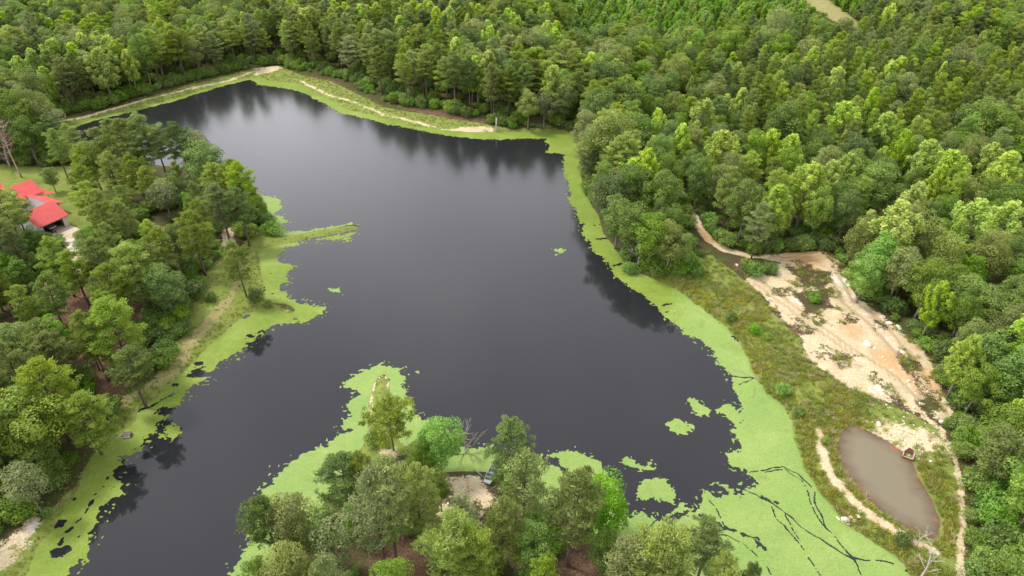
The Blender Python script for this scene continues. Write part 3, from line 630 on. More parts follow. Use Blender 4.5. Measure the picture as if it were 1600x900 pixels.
def make_poplar(key, seed, H=16, Rm=2.6, mat='bright', base=0.3, tiers=10):
    """tall bright tree with upswept, separate sprays and a pointed top"""
    r = np.random.default_rng(seed); rr = random.Random(seed)
    mb = MB(); P = trunk_path(r, H * 0.97, 0.4); mb.tube(P, [(0.014 * H) * (1 - 0.88 * i / 7) for i in range(8)], 6)
    C = []; Rr = []; T = []
    for i in range(tiers):
        u = i / (tiers - 1); n = int(round(5 - 2.4 * u)) + 1
        for k in range(n):
            az = 2 * math.pi * k / n + i * 1.1 + rr.uniform(-.4, .4)
            ln = Rm * (1 - 0.82 * u ** 2.4) * (0.7 + 0.3 * min(1, u * 3)) * rr.uniform(0.55, 1.15)
            b = along(P, min(1, base + (1 - base) * u * 0.96)); e = b + Vector((math.cos(az) * ln, math.sin(az) * ln, ln * rr.uniform(0.4, 1.0) + 0.2))
            mb.tube([b, b.lerp(e, 0.6) + Vector((0, 0, -0.1)), e], [0.05, 0.035, 0.015], 4)
            tn = rr.random() * 0.8
            C.append(e); Rr.append(rr.uniform(0.6, 0.95) * (1 - 0.3 * u)); T.append(tn)
            C.append(b.lerp(e, 0.55)); Rr.append(rr.uniform(0.45, 0.7)); T.append(tn * 0.7)
            C.append(e + Vector((0, 0, 0.6))); Rr.append(rr.uniform(0.35, 0.55)); T.append(min(1, tn + 0.3))
    C = np.array(C); Rr = np.array(Rr); T = np.array(T)
    KINDS[key] = (mb.mesh(key + '_trunk', M['bark_grey'], True), crown_mesh(key + '_crown', [leaves(r, C, Rr, 66, 0.30, T, flat=1.15, shell=0.4)], M[mat]), H)
def make_dead(key, seed, H=9, mat='dead', spread=2.4, n=11, twigs=4, start=0.35, rad=0.012, parent_bend=0.6):
    rr = random.Random(seed); r = np.random.default_rng(seed); mb = MB(); P = trunk_path(r, H, parent_bend)
    mb.tube(P, [(rad * H + 0.02) * (1 - 0.85 * i / 7) for i in range(8)], 6)
    br = MB()
    for i in range(n):
        f = start + (0.97 - start) * i / n; az = i * 2.4 + rr.uniform(-.5, .5); ln = spread * (1.1 - 0.6 * (f - start)) * rr.uniform(0.5, 1.1)
        b = along(P, f); el = rr.uniform(0.3, 0.9); d = Vector((math.cos(az) * math.cos(el), math.sin(az) * math.cos(el), math.sin(el)))
        m_ = b + d * ln * 0.5; e = b + d * ln + Vector((0, 0, 0.15 * ln)) + Vector((rr.uniform(-.3, .3), rr.uniform(-.3, .3), 0))
        br.tube([b, m_, e], [0.075, 0.05, 0.018], 4)
        for k in range(twigs):
            s = b.lerp(e, rr.uniform(0.35, 0.95)); dd = (d + Vector((rr.uniform(-.8, .8), rr.uniform(-.8, .8), rr.uniform(-.1, .9)))).normalized() * ln * rr.uniform(0.25, 0.5)
            br.tube([s, s + dd], [0.032, 0.012], 3)
    KINDS[key] = (mb.mesh(key + '_trunk', M[mat], True), br.mesh(key + '_branches', M[mat], True), H)

make_pine('pine_a', 11, 16, 0.34, 3.3, 40); make_pine('pine_b', 12, 17, 0.44, 3.2, 36, bend=0.9); make_pine('pine_c', 13, 15, 0.28, 3.3, 42, 'pine_lime')
make_pine('pine_d', 14, 17, 0.40, 3.1, 38, 'pine_dark'); make_pine('pine_e', 15, 16, 0.34, 3.5, 40, 'pine_dark', bend=0.8); make_pine('pine_f', 16, 16, 0.45, 3.1, 34, 'pine_lime', bend=1.0)
make_pine('pine_g', 17, 15, 0.32, 3.1, 36, 'pine_grey', dens=22); make_pine('pine_open', 18, 11, 0.36, 3.6, 32, 'pine', flat=True, bend=0.5)
make_pine('pine_n1', 21, 16, 0.34, 2.3, 36, 'pine'); make_pine('pine_n2', 22, 17, 0.32, 2.4, 38, 'pine_lime'); make_pine('pine_n3', 23, 16, 0.36, 2.4, 36, 'pine_dark')
make_broad('oak_a', 31); make_broad('oak_b', 32, 13, 3.9, squash=0.8); make_broad('oak_c', 33, 15, 3.4, 'oak_dark', base=0.25); make_broad('oak_d', 34, 14, 3.8, 'oak_dark', clumps=38)
make_broad('oak_e', 35, 14, 3.5, 'olive', clumps=34); make_broad('oak_f', 36, 13, 3.6, 'olive', clumps=30); make_broad('maple_a', 37, 12, 3.5, 'oak_fresh', base=0.2); make_broad('maple_b', 38, 13, 3.2, 'oak_fresh', base=0.18, point=0.6)
make_broad('silver_a', 39, 12, 3.2, 'silver', clumps=26, nleaf=95, leaf=0.30)
make_broad('shrub_a', 41, 3.2, 1.7, 'oak', clumps=14, base=0.0, cr_r=(0.5, 0.8), nleaf=90, leaf=0.24); make_broad('shrub_b', 42, 2.6, 1.6, 'oak_fresh', clumps=13, base=0.0, cr_r=(0.45, 0.75), nleaf=90, leaf=0.22); make_broad('shrub_c', 43, 2.8, 1.7, 'oak_dark', clumps=13, base=0.0, cr_r=(0.5, 0.8), nleaf=90, leaf=0.24); make_broad('shrub_d', 44, 2.4, 1.5, 'silver', clumps=12, base=0.0, cr_r=(0.4, 0.7), nleaf=60, leaf=0.2)
make_poplar('poplar_a', 51); make_poplar('poplar_b', 52, 15, 2.9); make_poplar('poplar_c', 53, 17, 2.4, base=0.36); make_poplar('sapling', 54, 9, 1.6, 'oak_fresh', base=0.12, tiers=8)
make_dead('dead_white', 61, 6, 'dead', 2.6, 9, 4, 0.3, 0.03); make_dead('dead_grey', 62, 6, 'twig', 3.0, 16, 6, 0.12, 0.02); make_dead('dead_snag', 64, 14, 'twig', 2.2, 20, 5, 0.45, 0.012, 0.6); make_dead('dead_tan', 63, 16, 'dead_tan', 2.6, 26, 6, 0.5, 0.011, 0.9)

# ------------------------------------------------------------------ planting
PINES = ['pine_a', 'pine_b', 'pine_c', 'pine_d', 'pine_e', 'pine_f', 'pine_g']; NARROW = ['pine_n1', 'pine_n2', 'pine_n1', 'pine_n2', 'pine_n3']
OAKS = ['oak_a', 'oak_b', 'oak_c', 'oak_d', 'oak_e', 'oak_f']; FRESH = ['maple_a', 'maple_b']; POPS = ['poplar_a', 'poplar_b', 'poplar_c']
FAMILY = {}
for k in KINDS: FAMILY[k] = 'pine_tree' if k.startswith('pine') else 'bright_tree' if k.startswith('poplar') else 'broadleaf_tree' if k[:3] in ('oak', 'map', 'sil') else 'young_tree' if k == 'sapling' else 'shrub' if k.startswith('shrub') else 'dead_tree'
TREES = []          # dict(x, y, kind, h, rot, wid, label or None)
def plant(x, y, kind, h, wid=None, label=None, rot=None, lean=0.0):
    TREES.append(dict(x=x, y=y, k=kind, s=h / KINDS[kind][2], w=(wid if wid else 1.0), rot=rng.uniform(0, 6.28) if rot is None else rot, label=label, lean=lean))
def by_base(bx, by, ty, kind, label, wid=1.0):
    wid *= 1.28 if bx < 420 and by < 800 else 1.08
    X, Y = un(bx, by, 0.9); plant(X, Y, kind, top_height(X, Y, 0.9, ty), wid, label)
def by_top(tx, ty, h, kind, label=None, wid=1.0):
    X, Y = un(tx, ty, 0.9 + h); plant(X, Y, kind, h, wid, label)

# --- near wooded point, every tree as it stands
by_base(614, 702, 629, 'pine_open', 'flat-topped open pine at the foot of the near grassy tip', 1.05)
by_base(690, 737, 652, 'maple_a', 'glossy bright green broadleaf tree at the water behind the sand landing', 1.0)
by_base(660, 750, 690, 'oak_a', 'mid-green tree between the open pine and the sand landing', 0.9)
by_base(548, 812, 708, 'pine_e', 'dark bushy pine leaning over the pale duckweed left of the red soil', 1.15)
by_base(575, 815, 712, 'pine_c', 'yellow-green pine directly right of the dark bushy pine', 0.75)
by_base(438, 882, 768, 'pine_d', 'dark olive pine at the left edge of the near point', 1.0)
by_base(474, 885, 778, 'oak_e', 'olive broadleaf beside the leftmost pine of the near point', 0.85)
by_base(528, 900, 815, 'silver_a', 'bluish grey-green tree between olive trees and the red soil', 1.05)
by_base(560, 852, 785, 'maple_b', 'small vivid green tree at the edge of the red soil', 0.62)
by_base(604, 896, 745, 'pine_g', 'thin grey-green pine with a bare trunk over red soil', 0.9)
by_base(621, 890, 725, 'pine_g', 'taller grey-green pine just right of the thin one', 0.8)
by_base(660, 862, 735, 'pine_c', 'conical yellow-green pine left of the sand landing', 0.85)
by_base(690, 800, 740, 'oak_a', 'rounded tree on the left rim of the sand landing', 0.75)
by_base(705, 940, 818, 'pine_f', 'large lime pine at the bottom edge below the sand landing', 1.25)
by_base(745, 945, 835, 'pine_c', 'second lime pine at the bottom edge, right of the largest', 1.0)
by_base(470, 965, 862, 'oak_f', 'pale olive crown at the bottom edge, left', 0.95)
by_base(420, 950, 872, 'oak_a', 'dark crown at the bottom left corner of the near point', 0.85)
by_base(540, 990, 872, 'pine_g', 'pale grey pine top at the bottom edge', 0.85)
by_base(800, 795, 664, 'pine_e', 'tallest dark pine right of the beached boat', 0.85)
by_base(818, 826, 706, 'pine_g', 'conical pine in front of the tallest dark pine by the boat', 1.0)
by_base(784, 897, 786, 'pine_c', 'yellowish pine on a thin black trunk below the boat', 0.85)
by_base(830, 905, 822, 'oak_a', 'low broadleaf between two red-soil clearings at the bottom', 0.9)
by_base(887, 884, 737, 'pine_b', 'pine with a bare trunk standing on the right red-soil patch', 1.05)
by_base(936, 842, 750, 'maple_a', 'lush rounded green tree at the right shore of the near point', 1.05)
by_base(945, 912, 832, 'oak_c', 'dark leafy tree below the lush rounded one', 0.9)
by_base(1022, 965, 833, 'pine_c', 'broad yellow-olive pine at the bottom edge, right of the point', 1.15)
by_base(970, 960, 850, 'oak_e', 'dull olive tree beside the broad yellow-olive pine', 0.85)
by_base(1090, 905, 808, 'pine_e', 'round dark olive pine reaching into the right duckweed', 1.05)
by_base(1108, 975, 873, 'pine_f', 'small lime pine top below the round dark olive pine', 0.7)
by_base(1010, 995, 880, 'pine_f', 'lime pine top at the bottom edge below the yellow-olive pine', 0.7)
by_base(1150, 985, 885, 'pine_d', 'rightmost dark crown at the bottom edge of the near point', 0.6)
by_base(625, 985, 885, 'oak_a', 'dark crown at the bottom edge below the red soil', 0.8)
by_base(845, 985, 880, 'pine_a', 'green pine top at the bottom edge between red-soil patches', 0.8)
by_base(728, 702, 650, 'dead_grey', 'bare grey dead tree at the water behind the glossy green tree')
# --- left bank, standing apart
by_base(226, 630, 535, 'pine_b', 'lone pine with a bare trunk at the left bank grass', 1.15)
by_base(157, 704, 608, 'pine_c', 'leaning pine on the bank above the white floating box', 1.1)
by_base(385, 464, 378, 'pine_a', 'slim pine at the root of the small left cove', 0.9)
by_base(360, 381, 287, 'pine_e', 'left of the two dark pines by the sandy patch near the spit', 1.0)
by_base(390, 382, 290, 'pine_d', 'right of the two dark pines by the sandy patch near the spit', 0.95)
by_base(322, 432, 335, 'pine_a', 'full pine in the open grass left of the narrow spit', 1.1)
by_base(333, 303, 225, 'maple_a', 'large green broadleaf at the lake corner of the left woods', 1.15)
by_base(300, 290, 192, 'pine_d', 'dark flat-topped pine standing highest against the lake at left', 0.95)
by_base(240, 295, 186, 'pine_e', 'broad dark pine left of the flat-topped one by the lake', 1.1)
by_base(215, 298, 190, 'pine_a', 'tall pine in the lawn between house and lake', 1.0)
by_base(175, 285, 200, 'pine_b', 'pine at the lawn edge nearest the dam', 1.05)
by_base(140, 268, 200, 'pine_g', 'pale pine behind the lawn with a leaning trunk', 1.0)
by_base(108, 282, 205, 'pine_a', 'slender leaning pine right behind the small dark lawn tree', 0.9)
by_base(283, 305, 255, 'pine_f', 'small lime pine in front of the big lake-corner broadleaf', 0.9)
by_base(268, 345, 283, 'silver_a', 'grey-leaved round tree in the middle of the left woods', 1.0)
by_base(34, 279, 190, 'dead_tan', 'tall bare tan dead pine behind the red-roofed house')
by_base(18, 262, 195, 'dead_grey', 'bare grey dead tree beside the tan dead pine')
by_base(88, 302, 262, 'oak_c', 'small dark round tree on the lawn beside the red roof', 0.95)
by_base(274, 502, 420, 'oak_d', 'dark broadleaf at the edge of the left woods above the grass track', 0.9)
by_base(66, 802, 722, 'silver_a', 'grey lichen-covered tree at the end of the white sand track', 1.0)
by_base(82, 722, 612, 'oak_b', 'big rounded broadleaf behind the leaning bank pine', 1.0)
by_base(46, 376, 300, 'pine_a', 'pine in front of the red-roofed house', 0.95)
by_base(152, 345, 262, 'pine_a', 'pine at the right edge of the lawn beside the garage', 0.9)
by_base(143, 305, 238, 'pine_c', 'yellow-green pine on the lawn behind the garage', 0.85)
by_base(1566, 108, 74, 'dead_tan', 'pale bare snag in the hillside woods at far right')
by_base(14, 388, 312, 'pine_b', 'pine at the left edge before the house', 1.0)
for i, (bx, by, ty, k, wd_) in enumerate([(128,262,195,'pine_a',1),(160,300,222,'oak_a',1),(200,272,186,'pine_d',1.05),(262,282,200,'pine_b',1),(318,278,205,'oak_e',1),(190,318,240,'pine_c',.95),(230,322,243,'pine_a',1),(95,250,180,'pine_d',1),(60,258,185,'oak_d',1),(10,256,180,'pine_e',1)]):
    by_base(bx, by, ty, k, None, wd_)
# --- trees leaning over the water on the right shore
for i, (bx, by, ty, k, wd_) in enumerate([(914,250,170,'oak_f',1),(918,278,200,'oak_e',1.05),(922,300,225,'pine_d',1),(938,332,250,'oak_c',1),(950,358,265,'oak_d',1.1),(962,384,300,'oak_c',1.1),(985,404,315,'oak_d',1.15),(1012,420,330,'oak_a',1.1),(1040,428,345,'oak_f',1.0),(1062,424,362,'maple_b',.9),(880,196,130,'oak_d',1),(850,198,140,'silver_a',1),(825,200,138,'oak_f',1)]):
    by_base(bx, by, ty, k, None, wd_)
# --- right side, standing out
by_base(1338, 474, 402, 'maple_a', 'dense glossy tree bulging over the sand clearing', 1.0)
by_base(1372, 446, 322, 'poplar_b', 'tall pale lime tree behind the glossy sand-clearing tree', 1.25)
by_base(1480, 622, 527, 'poplar_a', 'upright lime tree at the right edge of the sand clearing', 1.15)
by_base(1438, 532, 447, 'poplar_b', 'lime tree top in the woods above the pale boulders', 0.95)
by_base(1174, 406, 320, 'pine_g', 'grey-green tree where the red track meets the sand', 1.05)
by_base(1575, 620, 470, 'poplar_c', 'lime tree at the right frame edge above the upright lime tree', 1.2)
by_base(1590, 700, 565, 'poplar_b', 'lime crown at the right frame edge level with the clearing end', 1.0)
by_base(998, 412, 368, 'dead_white', 'bleached bare snag in the woods edge above the duckweed')
by_base(1441, 900, 858, 'dead_white', 'bleached forked snag below the muddy pond', 0.8)
by_base(1432, 852, 826, 'dead_white', 'low bleached branch tree at the lower tip of the muddy pond')
for i, (tx, ty) in enumerate([(1015, 238), (1135, 208), (1066, 196), (1326, 243), (1268, 262), (1217, 292), (1212, 205), (1405, 95), (1310, 108), (1272, 78), (1326, 163), (1388, 178), (1560, 228), (1492, 240), (1580, 240), (1438, 288), (1582, 318), (1240, 215), (1300, 255), (1100, 160), (1160, 140), (960, 95), (1530, 320), (1455, 222),
        (745, 92), (760, 85), (710, 62), (815, 60), (80, 66), (112, 70), (182, 66), (150, 78), (195, 80), (62, 108), (128, 58), (48, 80), (30, 92), (165, 60)]):
    by_top(tx, ty, float(rng.uniform(14, 18)), POPS[i % 3], None, 1.4)

# --- the woods: one tree every few metres inside the wooded ground
WOODS_L = poly([(-420,384),(30,384),(70,388),(150,372),(200,348),(285,312),(345,300),(392,306),(408,335),(398,352),(378,372),(340,398),(312,428),(298,470),(286,512),(262,545),(248,575),(196,602),(165,640),(150,676),(132,705),(110,740),(78,785),(20,806),(-20,830),(-150,960),(-700,960)], 0.8)
WOODS_H = poly([(-420,190),(78,200),(100,226),(120,250),(60,262),(10,258),(-60,262),(-420,300)], 0.8)
WOODS_F = poly([(-420,190),(78,199),(84,184),(140,172),(300,126),(395,103),(440,100),(470,110),(500,113),(548,128),(605,158),(670,170),(720,180),(800,196),(870,192),(900,200),(911,225),(913,262),(917,290),(931,322),(942,350),(955,378),(985,412),(1045,432),(1075,405),(1064,372),(1056,330),(1064,318),(1084,344),(1110,374),(1135,388),(1180,394),(1308,388),(1322,428),(1345,465),(1384,490),(1424,515),(1455,540),(1478,580),(1494,640),(1500,690),(1514,750),(1520,840),(1530,905),(1560,1020),(2300,1020),(2300,-95),(-1200,-95),(-1200,190)], 0.8)
def poisson(n, dmin, x0, x1, y0, y1, r):
    cell = dmin; g = {}; out_ = []
    for x, y in zip(r.uniform(x0, x1, n), r.uniform(y0, y1, n)):
        i, j = int(x // cell), int(y // cell); ok = True
        for a in (-1, 0, 1):
            for b in (-1, 0, 1):
                for (u, v) in g.get((i + a, j + b), ()):
                    if (u - x) ** 2 + (v - y) ** 2 < dmin * dmin: ok = False; break
                if not ok: break
            if not ok: break
        if ok: g.setdefault((i, j), []).append((x, y)); out_.append((x, y))
    return np.array(out_)
pr = np.random.default_rng(99)
pts = poisson(140000, 3.7, -430, 430, 40, 500, pr)
pts = pts[np.abs(pts[:, 0]) < 0.80 * pts[:, 1] + 45]
X, Y = pts[:, 0], pts[:, 1]
dl = near_sdf(WOODS_L, X, Y, 5); dh = near_sdf(WOODS_H, X, Y, 5); df = near_sdf(WOODS_F, X, Y, 5)
inside = (np.maximum.reduce([dl, dh, df]) > 0.3) & (near_sdf(STRIP, X, Y, 5) < 1.5) & (near_sdf(LAKE, X, Y, 5) < -2.2) & (near_sdf(HOUSE_YARD, X, Y, 5) < 0)
own = np.array([(t['x'], t['y']) for t in TREES])
for i in range(len(pts)):
    if inside[i] and np.min((own[:, 0] - X[i]) ** 2 + (own[:, 1] - Y[i]) ** 2) < 11.5: inside[i] = False
BARE = [poly(p, 0.8) for p in ([(85,352),(125,365),(150,420),(120,440),(90,425)], [(58,440),(98,438),(100,480),(58,485)], [(335,355),(375,350),(380,400),(340,405)], [(235,372),(310,370),(310,400),(240,402)], [(15,450),(45,450),(45,490),(15,490)])]
for P in BARE: inside &= near_sdf(P, X, Y, 4) < 0.5
OPEN_TO_VIEW = [np.array(p, float) for p in ([(1250,-20),(1268,-20),(1300,8),(1340,40),(1335,45),(1298,30)], [(68,312),(110,310),(122,342),(112,366),(86,370)], [(40,280),(66,284),(95,305),(60,312)])]
def hides(x, y, h):
    a = np.array([pj(x, y, 0.9 + h * f) for f in (0.35, 0.5, 0.7, 0.9, 1.0)])
    return any((sdf_poly(a[:, 0], a[:, 1], P) > -7).any() for P in OPEN_TO_VIEW)
def pick(p, names): return names[int(p * len(names)) % len(names)]
for i in np.nonzero(inside)[0]:
    x, y = X[i], Y[i]; bx, by = pj(x, y, 0.8); u = pr.random(); v = pr.random(); h = pr.normal(15.4, 1.9); wd = pr.uniform(0.9, 1.45)
    patchn = fbm(np.array([x * 0.03]), np.array([y * 0.03]), 2)[0]
    fine = (bx > 1150 and by < 275 + (patchn - 0.5) * 120) or (870 < bx < 1345 and by < 98)
    if pr.random() < (0.12 if fine else 0.36): continue
    if dl[i] > 0.3:
        k = pick(v, ['pine_a', 'pine_b', 'pine_c', 'pine_f', 'pine_a', 'pine_d']) if u < 0.80 else pick(v, OAKS + FRESH); h = pr.uniform(12, 16) if u < 0.8 else pr.uniform(7, 11)
    elif bx < 85 and by > 190: k = pick(v, PINES) if u < 0.7 else pick(v, OAKS)
    elif 870 < bx < 1345 and by < 98 + (patchn - 0.5) * 40:
        k = 'sapling' if u < 0.75 else pick(v, ['pine_n2', 'poplar_a']); h = pr.uniform(5, 8); wd *= 1.45
    elif bx > 1300 and by < 62 + (bx - 1300) * 0.2 : k = pick(v, PINES) if u < 0.85 else 'oak_b'; h = pr.uniform(16, 21)
    elif bx > 1150 and by < 275 + (patchn - 0.5) * 120: wd *= 0.86; k = pick(v, NARROW) if u < 0.84 else pick(v, OAKS) if u < 0.95 else pick(v, POPS)
    elif bx > 1420 and by > 470: k = pick(v, ['oak_a', 'oak_b', 'maple_b', 'oak_a', 'oak_e', 'oak_b']) if u < 0.9 else pick(v, POPS); h = pr.uniform(9.5, 14)
    elif bx > 1000: k = pick(v, OAKS + ['oak_a', 'oak_b', 'oak_d', 'maple_b']) if u < 0.66 else pick(v, PINES) if u < 0.86 else pick(v, POPS); h = pr.uniform(10.5, 16); wd *= 0.88
    elif bx > 830: wd *= 1.15; k = pick(v, ['oak_c', 'oak_d', 'oak_a', 'oak_e', 'oak_d', 'oak_c', 'oak_b']) if u < 0.6 + (patchn - 0.5) else pick(v, PINES) if u < 0.95 else pick(v, POPS)
    elif bx > 420: k = pick(v, ['pine_a', 'pine_d', 'pine_e', 'pine_b', 'pine_d', 'pine_a', 'pine_g']) if u < 0.86 else pick(v, OAKS) if u < 0.95 else pick(v, POPS); h = pr.uniform(14.5, 19)
    else: k = pick(v, PINES) if u < 0.55 else pick(v, OAKS) if u < 0.88 - 0.5 * max(0, patchn - 0.5) else pick(v, POPS)
    if 62 < by < 104 and 420 < bx < 900 and u > 0.70: k = pick(v, POPS)
    if pr.random() < 0.012 and by > 60: k = 'silver_a' if u < 0.75 else 'dead_snag'; h = min(h, 13)
    if (by < 110 or bx < 180) and hides(x, y, h): continue
    plant(x, y, k, h, wd)

# ------------------------------------------------------------------ individuals and the far mass
ORD = ['first', 'second', 'third', 'fourth', 'fifth', 'sixth', 'seventh', 'eighth', 'ninth', 'tenth', 'eleventh', 'twelfth', 'thirteenth', 'fourteenth', 'fifteenth', 'sixteenth', 'seventeenth', 'eighteenth', 'nineteenth', 'twentieth']
LOOK = {'pine_a': 'mid-green pine', 'pine_b': 'bare-trunked green pine', 'pine_c': 'yellow-green pine', 'pine_d': 'dark narrow pine', 'pine_e': 'dark spreading pine', 'pine_f': 'lime pine', 'pine_g': 'grey-green pine', 'pine_open': 'open pine', 'pine_n1': 'slim green pine', 'pine_n2': 'slim lime pine', 'pine_n3': 'slim dark pine',
        'oak_a': 'mid-green round tree', 'oak_b': 'broad green tree', 'oak_c': 'tall dark broadleaf', 'oak_d': 'wide dark broadleaf', 'oak_e': 'olive round tree', 'oak_f': 'pale olive tree', 'maple_a': 'fresh green tree', 'maple_b': 'pointed fresh green tree', 'silver_a': 'silvery tree', 'poplar_a': 'upright lime-yellow tree', 'poplar_b': 'broad lime-yellow tree', 'poplar_c': 'slender lime-yellow tree', 'sapling': 'small bright young tree', 'dead_tan': 'bare dead tree', 'dead_snag': 'bare grey snag', 'dead_grey': 'bare grey dead tree', 'dead_white': 'bleached dead tree'}
def zone(bx, by):
    if bx < 430 and by > 380: return 'the left bank woods'
    if bx < 430 and by > 225: return 'the woods round the house'
    if bx < 430: return 'the woods behind the dam'
    if bx < 860 and by < 215: return 'the far shore woods'
    if bx > 1180 and by < 300: return 'the right hillside woods'
    if bx > 1400 and by > 470: return 'the woods right of the pond'
    if bx > 1090: return 'the woods behind the sand clearing'
    return 'the woods right of the lake'
INDIV = []; MASS = []
fam = {}
for t in TREES:
    t['z'] = gz(t['x'], t['y']); t['d'] = math.hypot(math.hypot(t['x'], t['y']), CAMH - t['z'])
    t['p'] = pj(t['x'], t['y'], t['z']); t['tp'] = pj(t['x'], t['y'], t['z'] + t['s'] * KINDS[t['k']][2])
    fam.setdefault(FAMILY[t['k']], []).append(t)
for f, L in fam.items():
    ok = lambda t: -25 < t['tp'][0] < 1625 and -5 < t['tp'][1] < 905
    L.sort(key=lambda t: (t['label'] is None, not ok(t), t['d']))
    n = 295
    for i, t in enumerate(L): (INDIV if (t['label'] or (i < n and ok(t))) else MASS).append(t)
# rows of look-alikes: a band of depth in each wood, counted from the left of the photograph
rows = {}
for t in INDIV:
    if t['label']: continue
    z_ = zone(*t['p']); rows.setdefault((z_, t['k']), []).append(t)
DEPTH = ['front row'] + [o_ + ' row' for o_ in ORD[1:]]
for (z_, k), L in rows.items():
    L.sort(key=lambda t: -t['tp'][1]); per = 8 if len(L) <= 56 else 20
    nb_ = max(1, math.ceil(len(L) / per))
    for b in range(nb_):
        S = sorted(L[b * per:(b + 1) * per], key=lambda t: t['tp'][0])
        for i, t in enumerate(S):
            rowtxt = '' if nb_ == 1 else ', %s' % DEPTH[min(b, 19)]
            t['label'] = ('%s in %s%s, %s from left' % (LOOK[k], z_, rowtxt, ORD[i])) if len(S) > 1 else '%s in %s%s' % (LOOK[k], z_, rowtxt or ', the only such one')
CROWN = {'pine_tree': 'crown', 'dead_tree': 'branches'}
def tree(t):
    tr, cr_, H = KINDS[t['k']]; f = FAMILY[t['k']]
    e = link(f, None); e.empty_display_size = 0.5
    e.location = (t['x'], t['y'], t['z'] - 0.1); e.rotation_euler = (t['lean'], 0, t['rot']); e.scale = (t['s'] * t['w'], t['s'] * t['w'], t['s'])
    link('trunk', tr, e); link(CROWN.get(f, 'crown'), cr_, e)
    tag(e, t['label'], 'shrub' if f == 'shrub' else 'dead tree' if f == 'dead_tree' else 'tree', {'pine_tree': 'pine trees in the woods', 'broadleaf_tree': 'broadleaf trees in the woods', 'bright_tree': 'bright lime trees in the woods', 'young_tree': 'young trees in the far plantation', 'dead_tree': 'dead trees', 'shrub': 'shrubs on the banks'}[f])

PROTO = bpy.data.collections.new('prototypes')
def joined(key):
    """trunk and crown of a kind as one mesh, for the far mass"""
    tr, cr_, H = KINDS[key]
    bm = bmesh.new(); bm.from_mesh(tr); 
    for fc in bm.faces: fc.material_index = 0
    n0 = len(bm.faces); bm.from_mesh(cr_); bm.faces.ensure_lookup_table()
    for fc in bm.faces[n0:]: fc.material_index = 1
    me = bpy.data.meshes.new(key + '_far'); bm.to_mesh(me); bm.free()
    me.materials.append(tr.materials[0]); me.materials.append(cr_.materials[0]); return me
def scatter(name, P, rot, scl, which, meshes, label, cat):
    """one countless mass: copies of a few meshes placed on points"""
    col = bpy.data.collections.new(name + '_kinds')
    for i, me in enumerate(meshes):
        col.objects.link(bpy.data.objects.new('%s_kind_%02d' % (name, i), me))
    me = bpy.data.meshes.new(name); me.vertices.add(len(P)); me.vertices.foreach_set('co', np.asarray(P, np.float32).ravel())
    fattr(me, 'turn', rot)
    a = me.attributes.new('size', 'FLOAT_VECTOR', 'POINT'); a.data.foreach_set('vector', np.asarray(scl, np.float32).ravel())
    a = me.attributes.new('which', 'INT', 'POINT'); a.data.foreach_set('value', np.asarray(which, np.int32))
    o = link(name, me)
    ng = bpy.data.node_groups.new(name, 'GeometryNodeTree')
    ng.interface.new_socket('Geometry', in_out='INPUT', socket_type='NodeSocketGeometry'); ng.interface.new_socket('Geometry', in_out='OUTPUT', socket_type='NodeSocketGeometry')
    gi = N(ng, 'NodeGroupInput'); go = N(ng, 'NodeGroupOutput')
    ci = N(ng, 'GeometryNodeCollectionInfo'); ci.inputs['Collection'].default_value = col; ci.inputs['Separate Children'].default_value = True; ci.inputs['Reset Children'].default_value = True
    ip = N(ng, 'GeometryNodeInstanceOnPoints'); ip.inputs['Pick Instance'].default_value = True
    at = []
    for nm, ty in (('turn', 'FLOAT'), ('size', 'FLOAT_VECTOR'), ('which', 'INT')):
        q_ = N(ng, 'GeometryNodeInputNamedAttribute', data_type=ty); q_.inputs['Name'].default_value = nm
        at.append([s for s in q_.outputs if s.enabled and s.name == 'Attribute'][0])
    cx = N(ng, 'ShaderNodeCombineXYZ'); ng.links.new(at[0], cx.inputs[2])
    ng.links.new(gi.outputs[0], ip.inputs['Points']); ng.links.new(ci.outputs[0], ip.inputs['Instance']); ng.links.new(cx.outputs[0], ip.inputs['Rotation']); ng.links.new(at[1], ip.inputs['Scale']); ng.links.new(at[2], ip.inputs['Instance Index'])
    ng.links.new(ip.outputs[0], go.inputs[0])
    md = o.modifiers.new('scatter', 'NODES'); md.node_group = ng
    return tag(o, label, cat, kind='stuff')

